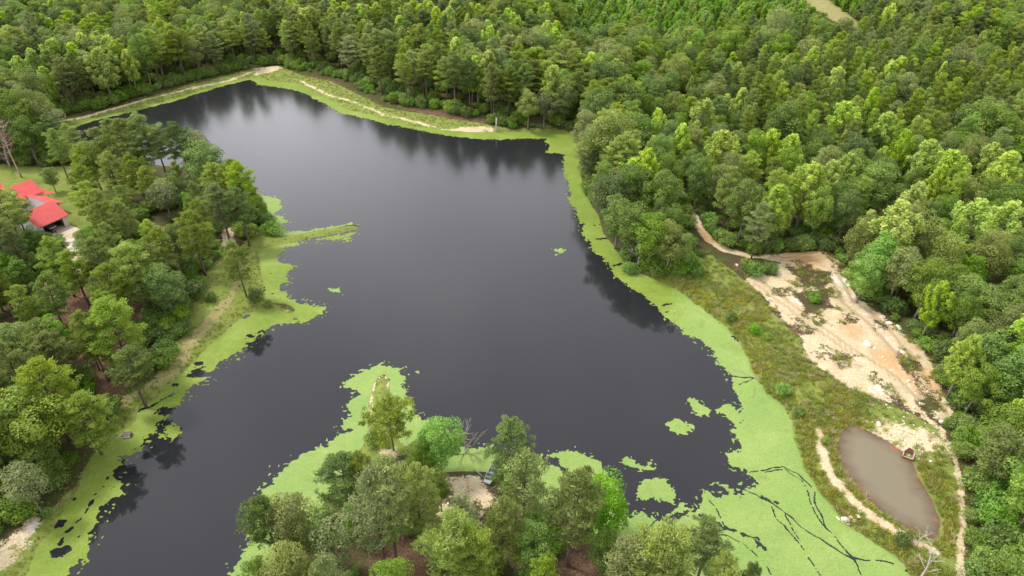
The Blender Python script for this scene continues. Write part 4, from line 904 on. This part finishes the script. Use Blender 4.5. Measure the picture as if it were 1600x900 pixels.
# ------------------------------------------------------------------ shrubs on the banks (individuals)
SHRUBS = [(425,362,'shrub_b',3.6,'bright green bush at the cove corner above the narrow spit'),(417,350,'shrub_b',3.2,'second bright bush behind the cove corner bush'),(405,335,'shrub_a',4.0,'darker bush at the waterline above the cove corner'),
 (400,466,'shrub_c',2.6,'dark shrub at the root of the tiny left spit'),(418,474,'shrub_a',1.6,'low shrub along the tiny left spit'),(1178,432,'shrub_b',3.2,'vivid bush below the grey-green tree by the sand'),(1165,422,'shrub_a',2.6,'dark bush left of the vivid bush by the sand'),(1203,428,'shrub_c',2.6,'dark bush right of the vivid bush by the sand'),
 (1272,472,'shrub_b',2.0,'small green bush in the middle of the sand clearing'),(1410,845,'shrub_c',1.8,'small dark shrub on the track below the pond'),(1142,498,'shrub_a',2.0,'weedy green clump on the upper right bank'),(1178,520,'shrub_b',2.0,'green thicket clump on the right bank slope'),(1222,612,'shrub_b',2.2,'leafy clump above the pale duckweed on the right bank'),(1198,530,'shrub_a',1.6,'low thicket just right of the bank slope clump'),
 (1248,645,'shrub_a',1.8,'dark leafy clump at the water on the right bank'),(720,795,'shrub_d',2.6,'pale scrub on the sand landing'),(735,812,'shrub_d',2.4,'second pale scrub below the sand landing'),(650,712,'shrub_d',3.0,'pale grey-green scrub right of the open pine'),(640,740,'shrub_a',3.0,'green scrub beside the white sand scrape'),(585,690,'shrub_a',2.8,'bush on the left flank of the open pine'),
 (240,515,'shrub_c',3.5,'dark shrub under the left woods near the grass track'),(265,520,'shrub_a',3.0,'green shrub at the woods edge above the grass track'),(330,470,'shrub_c',2.0,'small dark shrub on the grass left of the cove'),(310,455,'shrub_c',2.4,'dark shrub under the full pine in the grass'),(860,815,'shrub_b',2.4,'bright sprout bush behind the bare-trunk pine'),(787,766,'shrub_a',1.6,'green bush right of the beached boat'),(1290,690,'shrub_a',1.3,'low scrub beside the inner sand track'),
 (1060,425,'shrub_a',3.0,'leafy bush where the right bank meets the woods'),(1090,430,'shrub_b',2.4,'light bush on the grass below the red track'),(985,420,'shrub_b',3.0,'bush at the waterline below the white snag'),(1110,352,'shrub_b',3.2,'bush above the bend of the red track')]
for bx, by, k, h, l in SHRUBS:
    Xs, Ys = un(bx, by, 0.9); zz = gz(Xs, Ys)
    tree(dict(x=Xs, y=Ys, z=zz, k=k, s=h / KINDS[k][2], w=1.15, rot=rng.uniform(0, 6.28), label=l, lean=0))
for t in INDIV: tree(t)
FK = sorted({t['k'] for t in MASS}); FM = [joined(k) for k in FK]
scatter('far_forest', [(t['x'], t['y'], t['z'] - 0.1) for t in MASS], [t['rot'] for t in MASS], [(t['s'] * t['w'], t['s'] * t['w'], t['s']) for t in MASS], [FK.index(t['k']) for t in MASS], FM, 'distant unbroken pine and broadleaf forest behind the lake', 'forest')

# undergrowth below the trees
ug = pr.uniform(0, 1, (60000, 2)) * [700, 400] + [-350, 45]
ug = ug[np.abs(ug[:, 0]) < 0.78 * ug[:, 1] + 30]
dW = np.maximum.reduce([near_sdf(P, ug[:, 0], ug[:, 1], 30) for P in (WOODS_L, WOODS_H, WOODS_F)])
POINT = poly([(560,720),(640,720),(690,745),(760,780),(850,800),(960,850),(1080,905),(1110,1000),(420,1000),(470,850),(530,770)], 0.8)
dP = near_sdf(POINT, ug[:, 0], ug[:, 1], 5)
keep = (((dW > -2.0) & (pr.random(len(ug)) < np.where(dW < 3, 0.95, np.where(dW < 9, 0.4, 0.12)))) | ((dP > 0) & (pr.random(len(ug)) < 0.14))) & (samp(LK, ug[:, 0], ug[:, 1]) < -0.8) & (near_sdf(HOUSE_YARD, ug[:, 0], ug[:, 1], 5) < 0) & (near_sdf(STRIP, ug[:, 0], ug[:, 1], 5) < -1) & (samp(sand, ug[:, 0], ug[:, 1]) < 0.3) & (samp(litm, ug[:, 0], ug[:, 1]) < pr.uniform(0.1, 1.0, len(ug)))
ug = ug[keep]; s_ = pr.uniform(0.35, 1.25, len(ug))
scatter('undergrowth', np.column_stack([ug, samp(Z, ug[:, 0], ug[:, 1]) - 0.1]), pr.uniform(0, 6.28, len(ug)), np.column_stack([s_ * 1.2, s_ * 1.2, s_]), pr.integers(0, 4, len(ug)), [joined(k) for k in ('shrub_a', 'shrub_c', 'shrub_a', 'shrub_b')], 'low leafy undergrowth on the forest floor', 'undergrowth')

# ------------------------------------------------------------------ grass and weeds on the banks
def tuft(key, seed, n, h, lean, wd, mat):
    r = np.random.default_rng(seed)
    az = r.uniform(0, 6.28, n); el = r.uniform(0.5, 1.4, n); b = r.normal(0, 0.16, (n, 3)); b[:, 2] = 0
    d = np.stack([np.cos(az) * np.cos(el), np.sin(az) * np.cos(el), np.sin(el)], 1); L = r.uniform(0.5, 1.1, n) * h
    sd_ = unit(np.cross(d, r.normal(0, 1, (n, 3))))
    V, Fq = quads_from(b + d * (L / 2)[:, None], d, sd_, L / 2, np.full(n, wd))
    me = mesh_np(key, V, Fq, [M[mat]]); fattr(me, 'tone', np.repeat(np.clip(r.random(n) * 0.9, 0, 1), 4)); return me
TF = [tuft('grass_tuft', 1, 30, 0.7, 0, 0.035, 'weed'), tuft('grass_tuft_b', 2, 26, 0.9, 0, 0.04, 'weed'), tuft('gold_tuft', 3, 26, 0.8, 0, 0.045, 'weed_gold'), tuft('dry_tuft', 4, 26, 1.0, 0, 0.03, 'dry')]
def blade_field(name, n, x0, x1, y0, y1, dens, kinds, smin, smax, label):
    p = pr.uniform(0, 1, (n, 2)) * [x1 - x0, y1 - y0] + [x0, y0]
    k = pr.random(n) < dens(p[:, 0], p[:, 1]); p = p[k]; s = pr.uniform(smin, smax, len(p))
    wh = kinds(p[:, 0], p[:, 1])
    scatter(name, np.column_stack([p, samp(Z, p[:, 0], p[:, 1]) - 0.03]), pr.uniform(0, 6.28, len(p)), np.column_stack([s * 1.2, s * 1.2, s]), wh, TF, label, 'grass')
dn = lambda x, y: samp(LK, x, y)
def dens_r(x, y):
    base = np.maximum(samp(rb, x, y) * (1 - np.clip(samp(sand, x, y) * 1.5, 0, 1)), samp(sandm, x, y) * 0.18 * sst(0.74, 0.5, samp(sand, x, y))) * (dn(x, y) < -0.15) * (samp(PD, x, y) < -0.25)
    return base * (0.25 + 0.75 * sst(0.42, 0.55, fbm(x * 0.22, y * 0.22, 3)) + 0.5 * (samp(PD, x, y) > -3) + 0.4 * (dn(x, y) > -3))
def kind_r(x, y):
    u = pr.random(len(x)); g = fbm(x * 0.15 + 9, y * 0.15, 3); edge = (dn(x, y) > -3.5) | (samp(PD, x, y) > -3)
    return np.where(u < 0.10, 3, np.where((g > 0.52) & (u < 0.45) | edge & (u < 0.5), 2, np.where(u < 0.75, 0, 1)))
blade_field('bank_weeds', 42000, 18, 85, 48, 140, dens_r, kind_r, 0.35, 1.15, 'tall mixed green and golden weeds on the right bank')
def dens_l(x, y): return np.maximum(samp(lb, x, y) * (1 - 0.8 * samp(sp, x, y)), samp(sp, x, y) * 0.2) * (1 - np.clip(samp(sand, x, y) * 1.6, 0, 1)) * (dn(x, y) < -0.1) * (0.25 + 0.75 * (dn(x, y) > -2.5))
def kind_l(x, y): u = pr.random(len(x)); return np.where(u < 0.06, 3, np.where(u < 0.14, 2, np.where(u < 0.6, 0, 1)))
blade_field('bank_grass', 42000, -95, 5, 48, 160, dens_l, kind_l, 0.2, 0.55, 'short tufted grass along the left bank and the spits')
def dens_f(x, y): return samp(fb, x, y) * (1 - np.clip(samp(sand, x, y) * 1.6, 0, 1)) * (dn(x, y) < -0.1)
blade_field('shore_grass', 30000, -170, 40, 170, 290, dens_f, kind_l, 0.3, 0.8, 'rough grass on the dam and the far shore')

# ------------------------------------------------------------------ boulders
def boulder(seed, size):
    r = np.random.default_rng(seed); bm = bmesh.new(); bmesh.ops.create_icosphere(bm, subdivisions=2, radius=1)
    for _ in range(7):
        n = Vector(unit(r.normal(0, 1, (1, 3)))[0]); dd = r.uniform(0.45, 0.8)
        for v in bm.verts:
            s = v.co.dot(n)
            if s > dd: v.co -= n * (s - dd)
    me = bpy.data.meshes.new('boulder')
    for v in bm.verts: v.co = Vector((v.co.x * size[0], v.co.y * size[1], v.co.z * size[2])) + Vector(r.normal(0, 0.02, 3))
    bm.to_mesh(me); bm.free(); me.materials.append(M['rock']); return me
STONES = [(1312,803,.9,'leftmost stone of the pale heap at the lake edge below the pond'),(1322,808,1.5,'largest stone of the pale heap at the lake edge below the pond'),(1331,804,.8,'small upper stone of the pale lakeside heap'),(1337,810,.9,'lower right stone of the pale lakeside heap'),(1341,804,1.0,'rightmost stone of the pale lakeside heap'),(1328,813,.7,'lowest small stone of the pale lakeside heap'),(1318,812,.6,'bottom left pebble of the pale lakeside heap'),
 (1388,508,1.5,'left of the two big pale boulders at the woods edge'),(1403,514,1.6,'right of the two big pale boulders at the woods edge'),(1354,540,1.9,'long white slab lying in the middle of the sand'),(1366,546,1.0,'short slab beside the long white slab on the sand'),(1151,417,1.1,'white boulder left of the bushes on the bare patch'),(1439,632,1.1,'white oblong stone on the grassy island by the clearing'),(1471,662,1.2,'pale stone on the track bend above the pond'),(1372,662,1.3,'pale stone on the grass at the head of the pond'),(1355,658,.6,'small pale stone left of the pond-head stone'),(1302,652,.7,'small pale stone at the weedy corner above the pond'),(1329,628,.6,'small white stone on the weeds below the sand'),(1316,625,.6,'small white stone left of the other on the weeds'),(1454,722,.7,'pale stone on the bank right of the rusty box'),(1427,640,.8,'flat pale stone at the lower end of the sand'),(1419,597,.9,'low white stone cluster in the lower sand'),(1363,588,.8,'pale stone in the lower left sand'),(705,747,.8,'white stone at the top of the sand landing'),(731,797,.7,'pale stone among the scrub on the sand landing'),(420,385,.9,'pale stone at the root of the narrow spit')]
for i, (bx, by, s, l) in enumerate(STONES):
    Xs, Ys = un(bx, by, 0.9); sz = (s * rng.uniform(.4, .55), s * rng.uniform(.3, .45), s * rng.uniform(.25, .38))
    o = link('boulder', boulder(200 + i, sz), None, (Xs, Ys, gz(Xs, Ys) + sz[2] * 0.25), rng.uniform(0, 3.1)); tag(o, l, 'boulder', 'pale stones')
# pebbles
pb = np.concatenate([np.column_stack([pr.normal(c[0], c[2], c[3]), pr.normal(c[1], c[2] * 0.8, c[3])]) for c in [(*un(1415, 682), 2.6, 170), (*un(1440, 700), 2.0, 40), (*un(1370, 605), 5, 120), (*un(1340, 560), 8, 120), (*un(1340, 625), 3, 40)]])
pb = pb[(samp(PD, pb[:, 0], pb[:, 1]) < -0.3)]
ps = pr.uniform(0.06, 0.22, len(pb)) * pr.uniform(0.6, 1.3, len(pb))
scatter('pebbles', np.column_stack([pb, samp(Z, pb[:, 0], pb[:, 1])]), pr.uniform(0, 6.28, len(pb)), np.column_stack([ps] * 3), pr.integers(0, 3, len(pb)), [boulder(900 + i, (1, .8, .6)) for i in range(3)], 'scatter of small white stones on the bank and sand', 'stones')

# ------------------------------------------------------------------ the red-roofed house
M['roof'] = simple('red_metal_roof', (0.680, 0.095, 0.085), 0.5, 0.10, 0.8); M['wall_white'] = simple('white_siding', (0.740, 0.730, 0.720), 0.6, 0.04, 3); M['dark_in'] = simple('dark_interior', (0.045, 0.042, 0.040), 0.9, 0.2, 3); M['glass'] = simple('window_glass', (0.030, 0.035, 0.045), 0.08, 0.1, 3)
M['concrete'] = simple('concrete_apron', (0.560, 0.470, 0.370), 0.9, 0.15, 2)
p0 = un(110.0, 352.2, 1.0)
ang = R(62)
hz = gz(*p0) ; hz = max(hz, 0.9)
def house_root(name, lab): 
    e = link(name, None, None, (p0[0], p0[1], hz), ang); return tag(e, lab, 'house')
H0 = house_root('house', 'white house with red metal roof and open garage at left edge')
# local frame: x runs to the right along the garage front (0 at its right corner), y runs back, z up
def wallbox(name, x0, x1, y0, y1, z0, z1, mat='wall_white', par=None):
    b = MB(); b.box(((x0 + x1) / 2, (y0 + y1) / 2, (z0 + z1) / 2), (x1 - x0, y1 - y0, z1 - z0)); return b.build(name, M[mat], par or H0)
def gable_roof(x0, x1, y0, y1, ze, zr, along_x=True, ov=0.4, th=0.12):
    """two sloping slabs with standing seams as children; returns the roof"""
    b = MB()
    if along_x: A = [(x0 - ov, y0 - ov, ze), (x1 + ov, y0 - ov, ze), (x1 + ov, (y0 + y1) / 2, zr), (x0 - ov, (y0 + y1) / 2, zr), (x0 - ov, y1 + ov, ze), (x1 + ov, y1 + ov, ze)]; S = [(0, 1, 2, 3), (3, 2, 5, 4)]
    else: A = [(x0 - ov, y0 - ov, ze), (x0 - ov, y1 + ov, ze), ((x0 + x1) / 2, y1 + ov, zr), ((x0 + x1) / 2, y0 - ov, zr), (x1 + ov, y0 - ov, ze), (x1 + ov, y1 + ov, ze)]; S = [(0, 3, 2, 1), (3, 4, 5, 2)]
    V = [Vector(a) for a in A] + [Vector(a) - Vector((0, 0, th)) for a in A]
    F = [tuple(f) for f in S] + [tuple(i + 6 for i in reversed(f)) for f in S]
    if along_x: F += [(0, 6, 7, 1), (5, 11, 10, 4), (0, 3, 9, 6), (3, 4, 10, 9), (1, 7, 8, 2), (2, 8, 11, 5)]
    else: F += [(0, 1, 7, 6), (4, 10, 11, 5), (0, 6, 9, 3), (3, 9, 10, 4), (1, 2, 8, 7), (2, 5, 11, 8)]
    b.add(V, F); r_ = b.build('roof', M['roof'], H0)
    sm = MB()
    for S0, E0, S1, E1 in (((0, 1, 3, 2), (4, 5, 3, 2)) if along_x else ((0, 1, 3, 2), (4, 5, 3, 2))):
        a, b_, c, d = V[S0], V[E0], V[S1], V[E1]
        n = max(3, int((b_ - a).length / 0.6))
        for i in range(n + 1):
            f = i / n; s = a.lerp(b_, f); e = c.lerp(d, f); sm.tube([s + Vector((0, 0, 0.015)), e + Vector((0, 0, 0.015))], [0.02, 0.02], 4)
    sm.build('roof_seam', M['roof'], r_)
    return r_
def gable_end(name, pts, thick=0.1, axis='x', at=0.0):
    b = MB(); n = len(pts)
    if axis == 'y': V = [(x, at, z) for x, z in pts] + [(x, at + thick, z) for x, z in pts]
    else: V = [(at, y, z) for y, z in pts] + [(at + thick, y, z) for y, z in pts]
    b.add(V, [tuple(range(n)), tuple(range(n, 2 * n))[::-1]] + [(i, i + n, (i + 1) % n + n, (i + 1) % n) for i in range(n)]); return b.build(name, M['wall_white'], H0)
GW = 6.6
wallbox('garage_wall', -0.15, 0, 0, 8.4, -0.6, 2.55); wallbox('garage_wall', -GW, -GW + 0.15, 0, 8.4, -0.6, 2.55); wallbox('garage_wall', -GW + 0.15, -0.15, 8.25, 8.4, -0.6, 2.55)
wallbox('garage_pier', -1.15, -0.15, 0, 0.18, -0.6, 2.55); wallbox('garage_pier', -GW + 0.15, -GW + 0.7, 0, 0.18, -0.6, 2.55); wallbox('garage_header', -GW + 0.7, -1.15, 0.01, 0.17, 2.2, 2.55)
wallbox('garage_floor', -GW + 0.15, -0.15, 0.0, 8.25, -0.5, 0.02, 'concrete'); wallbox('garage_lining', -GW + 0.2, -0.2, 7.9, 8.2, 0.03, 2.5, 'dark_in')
gable_roof(-GW, 0, 0, 8.4, 2.6, 5.3)
gable_end('gable_wall', [(0.1, 2.55), (8.3, 2.55), (4.2, 5.1)], 0.1, 'x', -0.12); gable_end('gable_wall', [(0.1, 2.55), (8.3, 2.55), (4.2, 5.1)], 0.1, 'x', -GW + 0.02)
# connecting wing: one slope falling to the right, tall white wall on the left
wallbox('wing_wall', 0.6, 3.4, 8.42, 15.4, -0.6, 2.5); wallbox('tall_wall', 0.4, 0.58, 7.2, 15.4, -0.6, 4.0)
bw_ = MB(); Aw = [(0.15, 6.6, 4.25), (3.9, 6.6, 2.6), (3.9, 15.7, 2.6), (0.15, 15.7, 4.25)]
bw_.add(Aw + [(x, y, z - 0.12) for x, y, z in Aw], [(0, 1, 2, 3), (7, 6, 5, 4), (0, 4, 5, 1), (1, 5, 6, 2), (2, 6, 7, 3), (3, 7, 4, 0)]); bw_.build('roof', M['roof'], H0)
wallbox('low_wall', -3.2, 0.38, 10.5, 10.65, -0.6, 2.2)
# main block
wallbox('house_wall', -4.0, 4.0, 15.45, 22.0, -0.6, 3.4)
gable_roof(-4.0, 4.0, 15.45, 22.0, 3.45, 6.0)
gable_end('gable_wall', [(15.5, 3.4), (21.95, 3.4), (18.72, 5.8)], 0.1, 'x', 3.88); gable_end('gable_wall', [(15.5, 3.4), (21.95, 3.4), (18.72, 5.8)], 0.1, 'x', -3.98)
# low porch roof at the right
for yy in (14.6, 17.2): wallbox('porch_post', 6.0, 6.12, yy, yy + 0.12, -0.6, 2.3)
bp_ = MB(); bp_.add([(4.05, 14.2, 3.0), (6.4, 14.2, 2.4), (6.4, 18.0, 2.4), (4.05, 18.0, 3.0), (4.05, 14.2, 2.9), (6.4, 14.2, 2.3), (6.4, 18.0, 2.3), (4.05, 18.0, 2.9)], [(0, 1, 2, 3), (7, 6, 5, 4), (0, 4, 5, 1), (1, 5, 6, 2), (2, 6, 7, 3), (3, 7, 4, 0)]); bp_.build('porch_roof', M['roof'], H0)
# block behind on the left
wallbox('house_wall', -15.0, -0.5, 22.1, 30.5, -0.6, 3.6); gable_roof(-15.0, -0.5, 22.1, 30.5, 3.65, 7.4)
gable_end('gable_wall', [(22.2, 3.6), (30.4, 3.6), (26.3, 7.1)], 0.1, 'x', -0.62); gable_end('gable_wall', [(22.2, 3.6), (30.4, 3.6), (26.3, 7.1)], 0.1, 'x', -14.98)
for x0 in (-12.5, -9.2, -6.0):
    f = wallbox('window', x0, x0 + 1.2, 22.02, 22.08, 1.2, 2.6, 'wall_white'); wallbox('pane', x0 + 0.1, x0 + 1.1, 22.0, 22.03, 1.3, 2.5, 'glass', f)
for x0 in (-3.2, -1.4):
    f = wallbox('window', x0, x0 + 1.1, 15.37, 15.43, 1.0, 2.3, 'wall_white'); wallbox('pane', x0 + 0.1, x0 + 1.0, 15.35, 15.38, 1.1, 2.2, 'glass', f)
f = wallbox('door', 0.34, 0.38, 12.0, 13.0, 0.0, 2.1, 'wall_white'); wallbox('handle', 0.30, 0.34, 12.85, 12.92, 1.0, 1.08, 'dark_in', f)
# driveway apron
ap = MB(); ap.box((-3.4, -2.2, -0.02), (6.4, 4.3, 0.1)); o = ap.build('driveway', M['concrete']); o.location = (p0[0], p0[1], hz - 0.02); o.rotation_euler = (0, 0, ang); tag(o, kind='structure')

# car in the garage
M['car_silver'] = simple('silver_paint', (0.480, 0.490, 0.500), 0.25, 0.05, 2, 0.6); M['tyre'] = simple('tyre_rubber', (0.020, 0.020, 0.020), 0.9, 0.2, 5); M['rim'] = simple('wheel_rim', (0.450, 0.450, 0.460), 0.3, 0.1, 5, 0.8); M['lamp'] = simple('headlamp', (0.700, 0.700, 0.680), 0.15, 0.05, 5)
car = link('car', None, None, (p0[0], p0[1], hz), ang); tag(car, 'silver car parked inside the open garage', 'car')
def loft(name, secs, mat, par):
    b = MB(); n = len(secs[0]); V = [p for s in secs for p in s]
    F = [(i * n + j, i * n + (j + 1) % n, (i + 1) * n + (j + 1) % n, (i + 1) * n + j) for i in range(len(secs) - 1) for j in range(n)] + [tuple(range(n))[::-1], tuple(range((len(secs) - 1) * n, len(secs) * n))]
    b.add(V, F); return b.build(name, mat, par, True)
cxx = -3.3
def sec(y, zb, zt, hw): return [(cxx - hw * .92, y, zb), (cxx - hw, y, zb + (zt - zb) * .45), (cxx - hw * .93, y, zt - .06), (cxx - hw * .7, y, zt), (cxx + hw * .7, y, zt), (cxx + hw * .93, y, zt - .06), (cxx + hw, y, zb + (zt - zb) * .45), (cxx + hw * .92, y, zb)]
body = loft('body', [sec(0.9, 0.4, 0.68, .72), sec(1.1, 0.3, 0.82, .86), sec(2.2, 0.26, 0.98, .9), sec(4.2, 0.26, 1.0, .9), sec(5.1, 0.32, 0.98, .86), sec(5.3, 0.42, 0.9, .74)], M['car_silver'], car)
loft('cabin', [[(cxx - .74, 2.1, .95), (cxx + .74, 2.1, .95), (cxx + .70, 2.12, .98), (cxx - .70, 2.12, .98)], [(cxx - .78, 2.9, .95), (cxx + .78, 2.9, .95), (cxx + .60, 2.9, 1.42), (cxx - .60, 2.9, 1.42)], [(cxx - .78, 4.0, .95), (cxx + .78, 4.0, .95), (cxx + .60, 4.0, 1.45), (cxx - .60, 4.0, 1.45)], [(cxx - .74, 5.0, .95), (cxx + .74, 5.0, .95), (cxx + .68, 4.95, .99), (cxx - .68, 4.95, .99)]], M['glass'], car)
b = MB(); b.box((cxx, 3.45, 1.455), (1.1, 1.0, 0.03)); b.build('car_roof', M['car_silver'], car)
for sx in (-1, 1):
    b = MB(); b.box((cxx + sx * .62, 0.98, 0.68), (.34, .1, .14)); b.build('headlight', M['lamp'], car)
    for yy in (1.75, 4.45):
        b = MB(); b.tube([(cxx + sx * .74, yy, .34), (cxx + sx * .93, yy, .34)], [.32, .32], 14); wh_ = b.build('wheel', M['tyre'], car); b = MB(); b.tube([(cxx + sx * .90, yy, .34), (cxx + sx * .945, yy, .34)], [.2, .2], 10); b.build('rim', M['rim'], wh_)

# ------------------------------------------------------------------ beached jon boat
M['bench'] = simple('boat_bench', (0.210, 0.225, 0.235), 0.6, 0.2, 4); M['alu'] = simple('boat_aluminium', (0.430, 0.445, 0.460), 0.5, 0.12, 3, 0.2); M['alu_dark'] = simple('boat_inside', (0.160, 0.175, 0.180), 0.6, 0.3, 4); M['motor'] = simple('black_motor', (0.020, 0.020, 0.022), 0.4, 0.2, 4)
ba = un(760.5, 758.5, 0.7); bb = un(771.5, 738, 0.4)
boat = link('boat', None, None, (ba[0], ba[1], max(gz(*ba), 0.35) + 0.05), math.atan2(bb[1] - ba[1], bb[0] - ba[0])); tag(boat, 'small flat-bottomed grey boat pulled up on the sand landing', 'boat')
L_ = 3.3
prof_ = [(0.0, 0.50, 0.42, 0.20), (0.35, 0.58, 0.50, 0.08), (1.2, 0.66, 0.56, 0.0), (2.6, 0.66, 0.56, 0.0), (L_, 0.62, 0.54, 0.02)]
b = MB(); V = []
for x, hw, bw, zb in prof_: V += [(x, -hw, 0.48), (x, -bw, zb), (x, bw, zb), (x, hw, 0.48), (x, hw - .05, 0.48), (x, bw - .05, zb + .04), (x, -bw + .05, zb + .04), (x, -hw + .05, 0.48)]
n = 8; F = [(i * n + j, (i + 1) * n + j, (i + 1) * n + (j + 1) % n, i * n + (j + 1) % n) for i in range(4) for j in range(8)] + [tuple(range(8)), tuple(range(32, 40))[::-1]]
b.add(V, F); hull = b.build('hull', M['alu'], boat)
b = MB(); b.box((0.28, 0, 0.475), (0.52, 1.04, 0.05)); b.build('bow_deck', M['alu'], boat)
b = MB(); b.box((1.6, 0, 0.055), (2.5, 1.0, 0.02)); b.build('floor', M['alu_dark'], boat)
for x in (1.15, 2.0, 2.95):
    b = MB(); b.box((x, 0, 0.36), (0.32, 1.14, 0.05)); b.build('bench_seat', M['bench'], boat)
b = MB(); b.box((L_ - 0.02, 0, 0.28), (0.06, 1.1, 0.48)); b.build('transom', M['alu'], boat)
mo = MB(); mo.box((L_ + 0.15, 0, 0.68), (0.26, 0.2, 0.26)); mo.tube([(L_ + 0.15, 0, 0.55), (L_ + 0.2, 0, 0.0)], [0.06, 0.04], 8); mo.tube([(L_ + 0.02, 0, 0.66), (L_ - 0.35, 0.05, 0.7)], [0.025, 0.02], 6); mo.build('outboard_motor', M['motor'], boat)

# log beside the boat, old post, bleached poles
def log(pts_px, r0, mat, name, label, cat, z=0.12, grp=None):
    P = []
    for bx, by in pts_px:
        q_ = un(bx, by, 0.8); P.append((q_[0], q_[1], max(gz(*q_), 0.02) + z))
    b = MB(); b.tube(P, [r0 * (1 - 0.5 * i / (len(P) - 1)) for i in range(len(P))], 7); o = b.build(name, M[mat], None, True); return tag(o, label, cat, grp)
log([(756,744),(749,737),(744,731),(738,726)], 0.11, 'twig', 'log', 'fallen grey log running from the landing into the duckweed', 'log')
log([(676,792),(683,787),(688,783)], 0.09, 'dead', 'log', 'short bleached log lying on the brown landing soil', 'log')
log([(1192,590),(1180,585),(1165,578),(1148,572),(1140,568)], 0.09, 'twig', 'branch', 'long dead branch reaching from the right bank over duckweed', 'branch', 0.06)
log([(596,708),(598,726),(597,733)], 0.10, 'dead', 'log', 'bleached log beside the white sand scrape', 'log')
log([(1346,640),(1335,648),(1320,652)], 0.06, 'dead', 'branch', 'thin bleached stick at the weedy head of the pond', 'branch', 0.06)
log([(775,758),(768,764),(760,772)], 0.06, 'twig', 'branch', 'stick lying beside the bow of the boat', 'branch', 0.06)
pq = un(775.5, 203, 0.8); b = MB(); b.tube([(0, 0, -0.3), (0.02, 0, 2.4), (0.05, 0.02, 4.6)], [0.26, 0.22, 0.18], 8); o = b.build('post', M['dead'], None, True); o.location = (pq[0], pq[1], gz(*pq)); tag(o, 'white bare trunk post on the far shore', 'post')

# bucket-like white things on the landing
M['plastic'] = simple('white_plastic', (0.780, 0.770, 0.740), 0.4, 0.05, 5)
for bx, by, l in ((700.5, 789, 'white bucket tipped on the brown landing soil'), (764, 837, 'white tub on the brown soil below the landing')):
    q_ = un(bx, by, 0.9); e = link('bucket', None, None, (q_[0], q_[1], gz(*q_) + 0.16), rng.uniform(0, 6)); tag(e, l, 'bucket')
    b = MB(); b.tube([(-0.22, 0, 0), (0.2, 0, 0.02)], [0.15, 0.19], 12); b.build('body', M['plastic'], e, True); b = MB(); b.tube([(0.19, 0, 0.02), (0.22, 0, 0.02)], [0.205, 0.205], 12); b.build('rim', M['plastic'], e)
    b = MB(); b.tube([(0.2, 0.2 * math.cos(a), 0.02 + 0.2 * math.sin(a) + 0.02) for a in np.linspace(0, math.pi, 7)], [0.012] * 7, 5); b.build('handle', M['twig'], e)

# ------------------------------------------------------------------ floating box (duck house) on the left bank
M['old_boards'] = simple('weathered_boards', (0.200, 0.150, 0.135), 0.85, 0.35, 4)
q_ = un(198.5, 680, 0.2); bx_ = link('floating_box', None, None, (q_[0], q_[1], 0.05), R(8)); tag(bx_, 'little floating box with brown board top and white front at left bank', 'float')
b = MB(); b.box((0, 0, 0.22), (1.25, 0.9, 0.36)); b.build('body', M['dark_in'], bx_)
for i in range(5):
    b = MB(); b.box((0, -0.42 + i * 0.2 + 0.02, 0.45 + rng.uniform(-.01, .015)), (1.36, 0.185, 0.05)); b.build('top_board', M['old_boards'], bx_)
for x0, x1 in ((-0.35, 0.08), (0.12, 0.62)):
    b = MB(); b.box(((x0 + x1) / 2, -0.475, 0.22), (x1 - x0, 0.04, 0.3)); b.build('front_panel', M['plastic'], bx_)
b = MB(); b.box((-0.56, -0.475, 0.14), (0.12, 0.04, 0.24)); b.build('front_panel', M['plastic'], bx_)
for sy in (-0.25, 0.25):
    b = MB(); b.tube([(-0.68, sy, 0.02), (0.68, sy, 0.02)], [0.1, 0.1], 8); b.build('float_tube', M['motor'], bx_)

# ------------------------------------------------------------------ rusty open box at the pond
M['rust'] = simple('rusty_steel', (0.230, 0.095, 0.065), 0.85, 0.35, 5); M['rust_pale'] = simple('pale_timber_edge', (0.480, 0.330, 0.255), 0.85, 0.2, 4)
q_ = un(1418, 711, 0.8); rx = link('drain_box', None, None, (q_[0], q_[1], 0.35), R(-32)); tag(rx, 'rust-brown open drain box at the edge of the muddy pond', 'drain box')
def panel(name, c, d, mat, rz=0): b = MB(); b.box(c, d, rz); return b.build(name, M[mat], rx)
panel('side_wall', (-0.62, 0.0, 0.3), (0.08, 1.35, 0.9), 'rust'); panel('front_wall', (0.05, -0.66, 0.2), (1.30, 0.08, 0.65), 'rust'); panel('side_wall', (0.72, 0.05, 0.25), (0.08, 1.4, 0.8), 'rust'); panel('bottom', (0.05, 0.0, -0.05), (1.25, 1.2, 0.06), 'dark_in')
b = MB(); b.add([(-0.66, 0.66, -0.1), (0.78, 0.66, -0.1), (0.6, 0.7, 1.15), (-0.1, 0.72, 1.35), (-0.66, 0.74, -0.1), (0.78, 0.74, -0.1), (0.6, 0.78, 1.15), (-0.1, 0.8, 1.35)], [(0, 1, 2, 3), (7, 6, 5, 4), (0, 4, 5, 1), (1, 5, 6, 2), (2, 6, 7, 3), (3, 7, 4, 0)]); b.build('back_wall', M['rust'], rx)
panel('edge_timber', (0.05, -0.67, 0.575), (1.55, 0.16, 0.09), 'rust_pale'); panel('edge_timber', (0.80, 0.05, 0.70), (0.16, 1.6, 0.09), 'rust_pale', R(-6)); panel('edge_timber', (-0.62, 0.0, 0.80), (0.14, 1.4, 0.09), 'rust_pale')
b = MB(); b.tube([(-0.12, 0.76, 1.36), (0.62, 0.74, 1.17), (0.8, 0.7, -0.05)], [0.06, 0.06, 0.06], 6); b.build('edge_pipe', M['rust_pale'], rx)
print('trees', len(TREES), 'individual', len(INDIV), 'mass', len(MASS), {f: len(L) for f, L in fam.items()})
